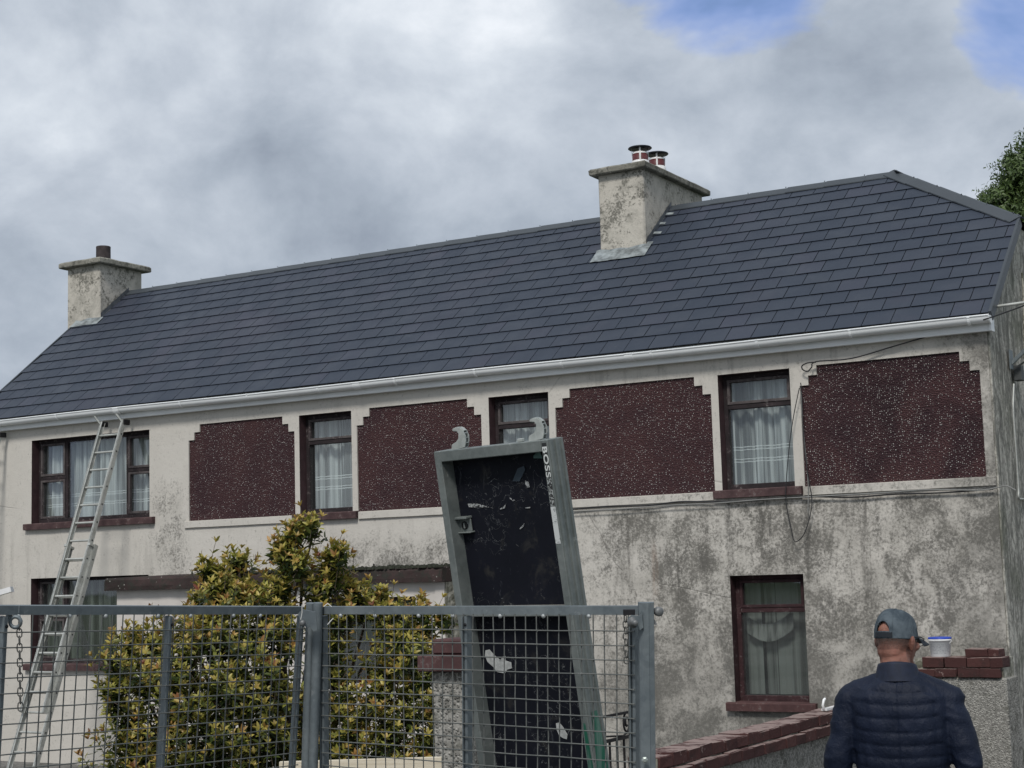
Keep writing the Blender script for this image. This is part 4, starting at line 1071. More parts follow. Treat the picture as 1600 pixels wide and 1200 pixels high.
    m = MB(); m.lathe([(.012, 0), (.012, .012), (.006, .016), (.0001, .016)], atD(473, 973, 6.34), 12, tuple(-_F)); m.build('hinge_pin', M['galvd2'], root)
    # old wire ties
    for pts in ([(472, 945), (472, 958), (470, 968)], [(506, 948), (512, 943), (518, 948)], [(512, 976), (517, 970), (521, 966)]):
        m = MB(); m.tube([atD(u, v, 6.3) for u, v in pts], .0022, 5); m.build('wire_tie', M['tie'], root)
M['weld'] = simple('bright_weld', (.36, .38, .38), .5, .2); M['bolt'] = mat_galv('zinc_bolt', (.28, .32, .30), (.42, .46, .43), .4, .5)
M['galvd2'] = mat_galv('worn_pin_steel', (.12, .125, .125), (.24, .245, .245), .5, .4); M['tie'] = simple('pale_tie_wire', (.55, .55, .52), .5)
mesh_panels()

# ------------------------------------------------------------------ scaffold platform leaning behind the mesh
def platform():
    D0 = 6.70
    lx = (CR*.144-CU).normalized(); wx = (CR*2630+CU*-375*-1*-1-_F*2504)
    wx = (CR*2630 - CU*-375*1.0*-1 if False else CR*2630 + CU*375 - _F*2504).normalized(); wx = (wx-lx*wx.dot(lx)).normalized()
    nx = wx.cross(lx).normalized()
    if nx.dot(-_F) < 0: nx = -nx               # front, towards the viewer
    O = atD(677.5, 706, D0)                     # top left front corner
    # width chosen so the right front corner lands on its place
    W = .645; Hh = 2.42; T = .092
    Mx = Matrix(((wx.x, lx.x, nx.x, O.x), (wx.y, lx.y, nx.y, O.y), (wx.z, lx.z, nx.z, O.z), (0,0,0,1)))
    B = Mx @ Vector((W/2, Hh, -T/2))
    Hh = Hh + (B.z-gz(B.x, B.y))/abs(lx.z)
    root = empty('scaffold_platform', Mx @ Vector((W/2, Hh, -T/2)), 'grey aluminium scaffold platform with black deck standing on end behind the mesh', 'scaffold platform')
    f = .036
    # side rails (C sections)
    for x0, x1 in ((0, f), (W-f, W)):
        m = MB(); m.bbox((x0, 0, -T), (x1, Hh, 0), .003, Mx)
        rr = m.build('side_rail', M['alud'], root)
        s = 1 if x0 > 0 else -1; xo = W if x0 > 0 else 0
        for zz in (-.012, -T+.012, -T*.5):
            m = MB(); m.box((xo, .002, zz-.006), (xo+s*.006, Hh-.002, zz+.006), Mx); m.build('rail_rib', M['alud'], rr)
        if x0 == 0:
            m = MB(); m.box((f, f+.002, -T+.004), (f+.014, Hh-.05, -T+.012), Mx); m.build('inner_lip', M['alud'], rr)
    for y0, y1, z0, z1 in ((0, .046, -.070, .002), (.645*1.0+.02, .70, -.072, -.010), (Hh-.046, Hh, -.07, .002)):
        m = MB(); m.bbox((f+.001, y0, z0), (W-f-.001, y1, z1), .003, Mx); m.build('end_rail' if y0 == 0 or y1 == Hh else 'cross_rail', M['alud'], root)
    # deck ply, scuffed
    n = NT('black_phenolic_ply'); P = n.mapping((1, 1, 1), n.tc.outputs['Object'])
    sc = n.noise(1, 9, .75, 1.6, n.mapping((16, 16, 5), n.pos)); sp = n.noise(28, 6, .7, 1.2)
    c = n.mix(n.mr(n.noise(3, 5), .3, .7), (.003, .004, .008), (.006, .007, .013))
    c = n.mix(n.math('MULTIPLY', n.mr(sc, .60, .68), .30), c, (.14, .15, .17)); c = n.mix(n.math('MULTIPLY', n.mr(sp, .66, .71), .5), c, (.22, .22, .21))
    c = n.mix(n.math('MULTIPLY', n.mr(n.noise(7, 5, .7, .5), .55, .72), .45), c, (.055, .052, .045))
    l1 = n.math('MULTIPLY', n.math('LESS_THAN', n.math('ABSOLUTE', n.math('SUBTRACT', n.noise(9, 2, .5, 2.5), .5)), .0035), n.mr(n.noise(5, 3), .5, .58))
    c = n.mix(n.math('MULTIPLY', l1, .7), c, (.22, .23, .23))
    ply = n.fin(c, .72, 0, n.bump(sp, .2, .003), .2)
    m = MB(); m.box((f, .046, -T+.014), (W-f, .664, -T+.024), Mx); m.build('deck_board', ply, root)
    m = MB(); m.box((f, .702, -T+.014), (W-f, Hh-.047, -T+.024), Mx); m.build('trapdoor_board', ply, root)
    # white scuffs: paint splats, feather shapes
    def splat(u, v, poly, mat):
        # intersect the view ray with the ply plane
        r = ray(u, v); p0 = Mx @ Vector((0, 0, -T+.0262)); k = p0.dot(nx)/r.dot(nx); c = r*k; s = k/FPX
        m = MB(); q = Matrix(((CR.x, CU.x, nx.x, c.x), (CR.y, CU.y, nx.y, c.y), (CR.z, CU.z, nx.z, c.z), (0,0,0,1)))
        lw = q.inverted()
        P = []
        for a, b in poly:
            rr_ = ray(u+a, v+b); kk = p0.dot(nx)/rr_.dot(nx); P.append(rr_*kk)
        nn = len(P); up = nx*.0015; cc = sum(P, Vector())/nn
        m.add([p for p in P]+[p+up for p in P]+[cc+up], [(i, (i+1) % nn, nn+(i+1) % nn, nn+i) for i in range(nn)]+[(nn+i, nn+(i+1) % nn, 2*nn) for i in range(nn)])
        m.build('paint_splat', mat, root)
    n_w = NT('dried_filler'); n_w.fin(n_w.mix(n_w.mr(n_w.noise(40, 5), .3, .7), (.22, .23, .23), (.44, .45, .44)), .85)
    tr_ = n_w.N('ShaderNodeBsdfTransparent'); mx_ = n_w.N('ShaderNodeMixShader'); n_w.L(n_w.mr(n_w.noise(55, 6, .75, 1.0), .46, .50), mx_.inputs[0]); n_w.L(tr_.outputs[0], mx_.inputs[1]); n_w.L(n_w.bsdf.outputs[0], mx_.inputs[2]); n_w.L(mx_.outputs[0], n_w.nt.nodes['Material Output'].inputs[0]); wp2 = n_w.m
    wp = simple('dried_paint', (.40, .41, .40), .8, 0, .2, 60)
    splat(779, 1032, [(-20, -16), (-14, -17), (-6, -8), (4, 0), (7, -6), (11, -7), (11, 0), (20, 3), (21, 12), (14, 14), (10, 20), (-2, 18), (-8, 10), (-17, 2), (-21, -8)], wp)
    splat(878, 1142, [(-9, -12), (-4, -13), (2, -6), (9, 6), (8, 13), (2, 11), (-4, 7), (-8, -2)], wp)
    splat(745, 790, [(-14, -3), (0, -3), (12, 0), (26, 4), (14, 2), (4, 4), (-12, 2)], wp2)
    splat(824, 757, [(-3, -6), (2, -4), (4, 4), (0, 5), (-3, -1)], wp2); splat(801, 780, [(-5, -4), (0, 1), (6, 1), (1, 3), (-4, -1)], wp2)
    splat(790, 792, [(-9, 3), (-2, -1), (1, -5), (-1, 2), (-8, 4)], wp2); splat(825, 793, [(-4, 0), (4, -1), (3, 1), (-4, 1)], wp2); splat(817, 822, [(-5, 4), (0, -2), (3, -5), (1, 1), (-4, 5)], wp2)
    splat(840, 712, [(-3, -28), (3, -28), (5, -4), (8, 4), (-6, 4), (-6, 0), (-1, -2), (-2, -10)], simple('green_tape', (.10, .18, .17), .7))
    splat(813, 742, [(-12, 10), (-4, -10), (6, -14), (8, -8), (-1, 10)], simple('faint_scuff', (.03, .045, .06), .7))
    # trapdoor catch
    C = Mx.inverted() @ atD(731, 826, D0-.02)
    for sx in (0,):
        m = MB(); yy = C.y; m.bbox((f-.004, yy-.04, -.064), (f+.066, yy+.012, -.056), .002, Mx); m.bbox((f-.004, yy-.052, -.070), (f+.066, yy-.042, -.03), .002, Mx); m.bbox((f-.004, yy+.012, -.078), (f+.072, yy+.018, -.04), .002, Mx)
        ct = m.build('catch_plate', M['alud'], root)
        m = MB(); cc = Mx @ Vector((f+.03, yy-.014, -.0545)); m.lathe([(.017, -.001), (.017, .003), (.013, .004), (.0001, .003)], cc, 16, nx); m.build('catch_hole', M['black'], ct)
        m = MB(); m.bbox((f+.030, yy-.026, -.054), (f+.036, yy-.002, -.046), .001, Mx); m.build('catch_tongue', M['alud'], ct)
    # hooks on the top end
    def hook(xc):
        pts = [(0, 0), (.012, -.006), (.030, -.020), (.040, -.045), (.038, -.072), (.026, -.092), (.006, -.100), (-.010, -.097), (-.012, -.090), (.004, -.086), (.014, -.076), (.018, -.060), (.012, -.042), (-.004, -.026), (-.020, -.016), (-.024, 0)]
        inn = [(.022, -.014), (.033, -.035), (.034, -.055), (.029, -.05), (.02, -.03), (.012, -.022)]
        m = MB()
        for w0, w1 in ((-.022, .022),):
            # web walls with ribs: two side plates and a curved back strip
            for s0, s1 in ((-.022, -.016), (.016, .022)):
                q = Mx @ Matrix(((1, 0, 0, xc), (0, 1, 0, 0), (0, 0, 1, 0), (0, 0, 0, 1))) @ Matrix(((0, 0, 1, 0), (0, 1, 0, 0), (-1, 0, 0, -.035), (0, 0, 0, 1)))
            q = Mx @ Matrix.Translation((xc, 0, -.045)) @ Matrix.Rotation(R(18), 4, 'Y') @ Matrix.Scale(.88, 4)
            outer = [(0, 0), (.034, -.004), (.044, -.030), (.046, -.055), (.038, -.080), (.020, -.096), (.000, -.098), (-.016, -.094), (-.018, -.088), (.004, -.084), (.012, -.070), (.008, -.046), (-.008, -.030), (-.032, -.020), (-.036, 0)]
            m.prism(outer, q, -.020, -.014); m.prism(outer, q, .014, .020)
            skin = outer[7:]+[]; k = len(skin)
            for i in range(len(outer)-1):
                if i in (1, 2, 3): continue
                a, b = outer[i], outer[i+1]; d_ = Vector((b[0]-a[0], b[1]-a[1])); L_ = d_.length
                if L_ < .004: continue
                nn_ = Vector((d_.y, -d_.x))/L_*.004; m.prism([a, b, (b[0]-nn_.x, b[1]-nn_.y), (a[0]-nn_.x, a[1]-nn_.y)], q, -.0139, .0139)
            for yy in (-.022, -.046, -.068):
                m.prism([(.008, yy+.012), (.043, yy), (.043, yy-.004), (.008, yy+.008)], q, -.0139, .0139)
        m.build('hook', M['alul'], root)
    hook(.115); hook(.555)
    m = MB(); m.bbox((.455, -.014, -.05), (.480, 0, -.03), .002, Mx); m.build('end_lug', M['alul'], root)
    # sticker strip on the right rail: lettering over worn film, then a white data label
    y0 = .015; s = MB(); s.box((W-f+.006, .012, .0005), (W-.008, .150, .0012), Mx)
    st = s.build('sticker_strip', simple('black_sticker', (.022, .024, .024), .6, 0, .3, 30), root)
    s = MB(); s.box((W-f+.006, .150, .0005), (W-.008, .262, .0012), Mx); n = NT('worn_sticker'); c = n.mix(n.mr(n.noise(75, 5, .7, 1), .5, .55), (.03, .03, .03), (.34, .36, .35)); s.build('worn_sticker', n.fin(c, .6), root)
    s = MB(); s.box((W-f+.004, .264, .0005), (W-.006, .410, .0012), Mx); n = NT('data_sticker'); wv = n.mr(n.noise(160, 4, .7, .5), .52, .56); md = n.mr(n.noise(30, 2), .45, .55); c = n.mix(n.math('MULTIPLY', wv, md), (.56, .58, .57), (.16, .17, .17)); s.build('data_sticker', n.fin(c, .6), root)
    cu = bpy.data.curves.new('sticker_lettering', 'FONT'); cu.body = 'BOSS'; cu.size = .034; cu.align_x = 'LEFT'; cu.align_y = 'CENTER'; cu.extrude = .0004; cu.offset = .0008; cu.space_character = 1.12
    t = bpy.data.objects.new('sticker_lettering', cu); COL.objects.link(t)
    bpy.context.view_layer.update(); dg = bpy.context.evaluated_depsgraph_get(); me = bpy.data.meshes.new_from_object(t.evaluated_get(dg)); bpy.data.objects.remove(t)
    # reads down the rail: text x -> local y, text y -> local +x (right of reading direction)
    xs = [v.co.x for v in me.vertices]; wdt = max(xs)-min(xs)
    TM = Mx @ Matrix(((0, 1, 0, W-f/2-.001), (1, 0, 0, .024), (0, 0, 1, .0020), (0, 0, 0, 1))) @ Matrix.Scale(.122/wdt, 4, (1, 0, 0))
    org = ORG[root.name]
    for v in me.vertices: v.co = (TM @ v.co)-org
    me.materials.clear(); me.materials.append(simple('sticker_white', (.62, .64, .62), .6)); o = bpy.data.objects.new('sticker_lettering', me); COL.objects.link(o); o.parent = st
    # green paint smear down the right rail
    n = NT('green_smear'); c = n.mix(n.mr(n.noise(1, 6, .7, .5, n.mapping((30, 30, 4))), .45, .62), (.012, .10, .062), (.10, .17, .14)); gm = n.fin(c, .5)
    s = MB(); rg = []
    for i in range(15):
        t_ = i/14; y = 1.08+t_*.62; hwid = .038*math.sin(math.pi*min(1, t_*.62+.12))+.004*mnoise.noise(Vector((t_*6, 0, 0))); cz_ = -.04
        rg.append([Mx @ Vector((W+.0072, y, cz_-hwid)), Mx @ Vector((W+.0072, y, cz_+hwid))])
    s.ring_loft(rg, False, True, False); s.build('paint_smear', gm, root)
    s = MB(); rg = []
    for i in range(15):
        t_ = i/14; y = 1.12+t_*.55; hw_ = .016*math.sin(math.pi*min(1, t_*.7+.1))+.003*mnoise.noise(Vector((t_*7, 3, 0)))
        rg.append([Mx @ Vector((W-f*.5-hw_, y, .0012)), Mx @ Vector((W-f*.5+hw_, y, .0012))])
    s.ring_loft(rg, False, True, False); s.build('paint_smear', gm, root)
M['alul'] = mat_galv('cast_aluminium', (.30, .33, .31), (.46, .48, .46), .5, .25)
platform()

# pale timber board seen low through the mesh
def board():
    a = atD(437, 1185, 7.3); b = atD(690, 1188, 7.3); m = MB(); d = (b-a); d.z = 0
    zt = (a.z+b.z)/2; a.z = b.z = zt-.06
    m.bar(a, b, .04, .12); m.bar(a+Vector((.15, .02, -.06)), Vector((a.x+.15, a.y+.02, gz(a.x, a.y))), .07, .05); m.bar(b+Vector((-.15, .02, -.06)), Vector((b.x-.15, b.y+.02, gz(b.x, b.y))), .07, .05)
    n = NT('pale_timber'); c = n.mix(n.mr(n.noise(1, 6, .7, .5, n.mapping((3, 3, 60))), .35, .65), (.55, .48, .36), (.66, .60, .48)); tag(m.build('timber_board', n.fin(c, .8)), 'pale sawn timber board standing low in front of the shrub', 'board')
board()
def white_length():
    a = atD(19, 917, 8.6); m = MB(); b = a-_r*.9+Vector((0, 0, -.25)); m.bar(b, a-Vector((.0, 0, .012)), .05, .028)  # length of white plastic trim; its hidden run and prop are added
    c = a-_r*.5+Vector((0, 0, -.15)); m.tube([c-Vector((0, 0, .01)), Vector((c.x, c.y, gz(c.x, c.y)))], .016, 8)
    tag(m.build('white_plastic_length', M['white']), 'pointed white plastic end poking in at the left edge above the mesh', 'plastic strip')
white_length()

# ------------------------------------------------------------------ shrub
def leaf_mat(name, pal, tr=.3):
    n = NT(name); r = n.geo.outputs['Random Per Island']
    at_ = n.N('ShaderNodeAttribute'); at_.attribute_name = 'hue'; h = at_.outputs['Fac']
    cr = n.N('ShaderNodeValToRGB'); n.L(h, cr.inputs[0]); e = cr.color_ramp.elements
    while len(e) < len(pal): e.new(.5)
    for i, (p, c) in enumerate(pal): e[i].position = p; e[i].color = (*c, 1)
    c = n.mix(n.math('MULTIPLY', r, .45), cr.outputs[0], tuple(q*.5 for q in pal[1][1]))
    n.fin(c, .45, 0, None, .45)
    t = n.N('ShaderNodeBsdfTranslucent'); n.L(c, t.inputs[0]); m = n.N('ShaderNodeMixShader'); m.inputs[0].default_value = tr
    n.L(n.bsdf.outputs[0], m.inputs[1]); n.L(t.outputs[0], m.inputs[2]); n.L(m.outputs[0], n.nt.nodes['Material Output'].inputs[0]); return n.m
LV = [(0, 0, 0), (.30, .16, .05), (.72, .13, .04), (1, 0, -.06), (.72, -.13, .04), (.30, -.16, .05), (.35, 0, .0), (.72, 0, -.015)]
LF = [(0, 6, 1), (1, 6, 7, 2), (2, 7, 3), (0, 5, 6), (6, 5, 4, 7), (7, 4, 3)]
def put_leaf(V, F, Hh, p, d, up, L, hue, curl=0):
    x = d.normalized(); y = up.cross(x)
    if y.length < 1e-3: y = Vector((1,0,0)).cross(x)
    y.normalize(); z = x.cross(y); n = len(V)
    for a, b, c in LV: V.append(p+x*(a*L)+y*(b*L*1.15)+z*((c-curl*a*a)*L))
    F += [tuple(i+n for i in f) for f in LF]; Hh += [hue]*8
def foliage_obj(name, V, F, Hh, mat, parent, kind='stuff'):
    org = ORG[parent.name]; me = bpy.data.meshes.new(name); me.from_pydata([tuple(v-org) for v in V], [], F); me.materials.append(mat)
    a = me.attributes.new('hue', 'FLOAT', 'POINT'); a.data.foreach_set('value', Hh); me.polygons.foreach_set('use_smooth', [True]*len(F)); me.update()
    o = bpy.data.objects.new(name, me); COL.objects.link(o); o.parent = parent; ORG[o.name] = org
    if kind: o['kind'] = kind
    return o
def shrub():
    r = random.Random(21)
    base = atD(430, 1320, 10.2); base.z = gz(base.x, base.y)
    root = empty('shrub', base, 'bushy evergreen shrub with yellow green and coppery leaf tips in front of the porch', 'shrub')
    # crown clumps: picture position, spread in metres, distance
    CL = [(345, 905, .17, 9.7), (370, 880, .14, 9.8), (350, 930, .19, 9.6), (395, 925, .14, 9.7), (452, 838, .10, 9.7), (487, 818, .075, 9.7), (462, 824, .08, 9.7), (436, 850, .06, 9.7), (322, 885, .07, 9.7), (530, 862, .08, 9.7), (447, 868, .09, 9.6), (468, 878, .09, 9.6), (440, 912, .14, 9.6),
          (515, 868, .11, 9.7), (520, 900, .12, 9.7), (495, 925, .16, 9.7), (550, 918, .12, 9.8), (585, 935, .14, 9.9), (610, 950, .13, 9.9), (655, 945, .055, 9.9), (560, 945, .16, 9.8), (420, 945, .2, 9.5),
          (310, 935, .07, 9.8), (325, 955, .14, 9.7), (300, 985, .2, 9.6), (240, 1000, .16, 9.6), (205, 1000, .13, 9.6), (190, 1035, .18, 9.5), (230, 1050, .24, 9.4), (175, 1085, .16, 9.4), (290, 1040, .28, 9.3), (350, 1000, .28, 9.4),
          (400, 1000, .25, 9.4), (450, 985, .2, 9.5), (350, 1080, .3, 9.2), (420, 1080, .3, 9.3), (270, 1110, .3, 9.3), (200, 1130, .24, 9.4), (330, 1150, .3, 9.2), (430, 1150, .28, 9.3), (230, 1180, .24, 9.4),
          (530, 970, .13, 9.7), (520, 1010, .14, 9.7), (525, 1050, .14, 9.7), (620, 985, .18, 9.8), (660, 975, .13, 9.9), (690, 965, .07, 9.9), (640, 1015, .2, 9.7), (600, 1040, .16, 9.7), (675, 1035, .13, 9.8), (655, 1060, .18, 9.7),
          (530, 1090, .18, 9.6), (590, 1090, .2, 9.6), (640, 1110, .2, 9.6), (680, 1100, .11, 9.7), (540, 1140, .22, 9.5), (610, 1150, .22, 9.5), (670, 1150, .16, 9.6), (520, 1180, .2, 9.5), (590, 1185, .2, 9.5), (660, 1185, .15, 9.6),
          (300, 1210, .3, 9.3), (400, 1215, .3, 9.3), (500, 1230, .3, 9.4), (600, 1240, .3, 9.4), (200, 1230, .3, 9.4), (350, 1290, .35, 9.4), (550, 1290, .35, 9.4), (450, 1340, .4, 9.5), (250, 1300, .3, 9.5)]
    V, F, Hh = [], [], []; SV = MB(); near = []
    for (u, v, s, d) in CL:
        s = s*.86 if v < 1190 else s
        c = atD(u, v, d+.25); n = int(14+s*s*1250)
        # limb from the base into the clump
        mid = base.lerp(c, .55)+Vector((r.uniform(-.12, .12), r.uniform(-.1, .1), .15)); c0 = c-Vector((0, 0, s*.6))
        pts = [base+Vector((r.uniform(-.15, .15), r.uniform(-.1, .1), 0))]; 
        for k in range(1, 7):
            t = k/6; pts.append((base.lerp(mid, t).lerp(mid.lerp(c, t), t))+Vector((r.uniform(-.02, .02), r.uniform(-.02, .02), 0)))
        SV.tube(pts, [.022-.0025*k for k in range(7)], 5)
        for i in range(n):
            # twig tip on a ragged shell
            dv = Vector((r.gauss(0, 1), r.gauss(0, 1), r.gauss(0, 1)+.25)).normalized(); rad = s*(r.random()**.42)*(1+.75*mnoise.noise(c*1.7+dv*2.2))
            tip = c+dv*rad*Vector((1, 1.15, 1)).length/1.83 if False else c+Vector((dv.x*rad, dv.y*rad*1.15, dv.z*rad))
            ax = (dv*.7+Vector((0, 0, .75))+Vector((r.uniform(-.35, .35),)*1+(r.uniform(-.35, .35), 0))).normalized()
            ln = r.uniform(.06, .13); st = tip-ax*ln
            if r.random() < .5: SV.tube([st-ax*.05, tip], [.0028, .0018], 3, False)
            if r.random() < .12 and rad > .65*s: tip = tip+ax*r.uniform(.06, .14); ln += .12; st = tip-ax*ln; SV.tube([st-ax*.06, tip], [.003, .0018], 3, False)
            cl_h = .5+.5*mnoise.noise(tip*2.3+Vector((3, 0, 0)))
            outer = rad/s
            nw = r.choice((3, 4, 4)); a0 = r.uniform(0, 6.28); side = ax.orthogonal().normalized(); oth = ax.cross(side)
            for w_ in range(nw):
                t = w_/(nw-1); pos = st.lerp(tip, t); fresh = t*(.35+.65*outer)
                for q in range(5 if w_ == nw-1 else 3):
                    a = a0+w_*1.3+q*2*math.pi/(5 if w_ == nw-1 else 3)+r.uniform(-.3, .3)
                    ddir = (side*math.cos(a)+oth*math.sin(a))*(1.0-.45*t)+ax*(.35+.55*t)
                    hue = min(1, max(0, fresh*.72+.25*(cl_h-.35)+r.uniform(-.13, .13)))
                    L = r.uniform(.038, .068)*(1.05-.25*t)
                    put_leaf(V, F, Hh, pos, ddir, ax, L, hue, r.uniform(.05, .35))
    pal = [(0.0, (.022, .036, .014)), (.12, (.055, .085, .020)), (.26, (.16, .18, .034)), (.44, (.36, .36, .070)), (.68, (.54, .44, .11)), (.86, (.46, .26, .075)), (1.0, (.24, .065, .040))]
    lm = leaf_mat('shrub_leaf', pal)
    nl = len(V)//8
    # nearest 300 leaves kept as separate objects
    cen = [(V[i*8+6].length, i) for i in range(nl)]; cen.sort(); pick = set(i for _, i in cen[:300])
    V2, F2, H2 = [], [], []
    for i in range(nl):
        if i in pick: continue
        n0 = len(V2); V2 += V[i*8:i*8+8]; H2 += Hh[i*8:i*8+8]; F2 += [tuple(k+n0 for k in f) for f in LF]
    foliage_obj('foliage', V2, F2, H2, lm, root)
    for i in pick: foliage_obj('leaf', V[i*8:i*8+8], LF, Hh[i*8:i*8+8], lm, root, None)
    SV.build('stem', simple('shrub_bark', (.09, .07, .05), .9, 0, .3, 20), root)
    print('shrub leaves', nl)
shrub()

# ------------------------------------------------------------------ tree behind the house, upper right
def tree():
    r = random.Random(4); D = 34.0
    top = atD(1592, 250, D); base = Vector((top.x+1.2, top.y+.6, gz(0, 30)))
    root = empty('tree', base, 'dark green leafy tree rising behind the right end of the roof', 'tree')
    tr = MB(); pts = [base+Vector((.1*math.sin(k), .08*k*.2, k*1.35)) for k in range(8)]; tr.tube(pts, [.28-.03*k for k in range(8)], 10)
    V, F, Hh = [], [], []
    CL = [(1640, 250, .9), (1600, 262, .55), (1580, 290, .42), (1560, 300, .36), (1545, 300, .16), (1612, 235, .4), (1650, 210, .6), (1600, 320, .6), (1570, 330, .4), (1640, 330, 1.0), (1700, 280, 1.2), (1700, 200, .8), (1620, 400, 1.0), (1700, 400, 1.3), (1760, 330, 1.1), (1588, 248, .3), (1660, 480, 1.2), (1740, 480, 1.2)]
    for (u, v, s) in CL:
        c = atD(u, v+14, D+r.uniform(-.6, .9)); tr.tube([pts[5]+Vector((0, 0, r.uniform(-1, 1))), pts[5].lerp(c, .55)+Vector((0, 0, .25)), c], [.07, .04, .015], 5)
        for i in range(int(60+s*s*950)):
            dv = Vector((r.gauss(0, 1), r.gauss(0, 1), r.gauss(0, 1))).normalized(); rad = s*(r.random()**.4)*(1+.5*mnoise.noise(c+dv*1.9)); p = c+dv*rad
            ax = (dv+Vector((r.uniform(-.5, .5), r.uniform(-.5, .5), r.uniform(-.2, .4)))).normalized(); side = ax.orthogonal().normalized(); oth = ax.cross(side)
            for k in range(7):
                t = k/6; a = k*2.4+i; dd = (side*math.cos(a)+oth*math.sin(a))*.8+ax*.5
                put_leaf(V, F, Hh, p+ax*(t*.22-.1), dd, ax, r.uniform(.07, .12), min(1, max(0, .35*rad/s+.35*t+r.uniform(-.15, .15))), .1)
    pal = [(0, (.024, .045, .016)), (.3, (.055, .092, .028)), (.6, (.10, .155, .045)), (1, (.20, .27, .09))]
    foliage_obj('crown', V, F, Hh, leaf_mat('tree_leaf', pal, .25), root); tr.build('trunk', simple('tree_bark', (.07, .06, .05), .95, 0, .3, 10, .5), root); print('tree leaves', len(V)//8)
tree()

# ------------------------------------------------------------------ man
def capsule(bm_, a, b, r0, r1, n=10):
    a = Vector(a); b = Vector(b); t = b-a; L = t.length
    if L < 1e-6: t = Vector((0, 0, 1)); L = 1e-6
    t = t/L; s = t.orthogonal().normalized(); o = t.cross(s); rings = []
    for k in range(5):
        an = -math.pi/2+k*math.pi/8*1.0; rings.append((a+t*(math.sin(an)*r0), max(1e-4, math.cos(an)*r0)))
    for k in range(5):
        an = k*math.pi/8; rings.append((b+t*(math.sin(an)*r1), max(1e-4, math.cos(an)*r1)))
    bm_.ring_loft([[c+(s*math.cos(2*math.pi*q/n)+o*math.sin(2*math.pi*q/n))*rr for q in range(n)] for c, rr in rings], True)
def ellipsoid(mb, c, rx, ry, rz, rot=None, n=16, m_=10):
    c = Vector(c); rings = []
    for k in range(m_+1):
        a = -math.pi/2+math.pi*k/m_; rr = max(1e-3, math.cos(a)); P = []
        for q in range(n):
            p = Vector((rx*rr*math.cos(2*math.pi*q/n), ry*rr*math.sin(2*math.pi*q/n), rz*math.sin(a)))
            P.append(c+(rot @ p if rot else p))
        rings.append(P)
    mb.ring_loft(rings, True)
def loftE(mb, secs, n=28):
    """secs: (centre, rx, ry) ellipses in the x-y plane"""
    mb.ring_loft([[Vector((c[0]+rx*math.copysign(abs(math.cos(2*math.pi*q/n))**.85, math.cos(2*math.pi*q/n)), c[1]+ry*math.copysign(abs(math.sin(2*math.pi*q/n))**.85, math.sin(2*math.pi*q/n)), c[2])) for q in range(n)] for c, rx, ry in secs], True)
def remesh(mb, voxel, smooth_it, xf, post=None):
    me = mb.mesh('tmp', M['dark']); o = bpy.data.objects.new('tmp', me); COL.objects.link(o)
    md = o.modifiers.new('r', 'REMESH'); md.mode = 'VOXEL'; md.voxel_size = voxel
    sm = o.modifiers.new('s', 'SMOOTH'); sm.factor = .5; sm.iterations = smooth_it
    bpy.context.view_layer.update(); dg = bpy.context.evaluated_depsgraph_get(); out = bpy.data.meshes.new_from_object(o.evaluated_get(dg)); bpy.data.objects.remove(o)
    if post:
        out.update()
        nr = [v.normal.copy() for v in out.vertices]
        for v, nn in zip(out.vertices, nr): v.co = post(v.co.copy(), nn)
    for v in out.vertices: v.co = xf @ v.co
    out.polygons.foreach_set('use_smooth', [True]*len(out.polygons)); out.materials.clear(); out.update(); return out
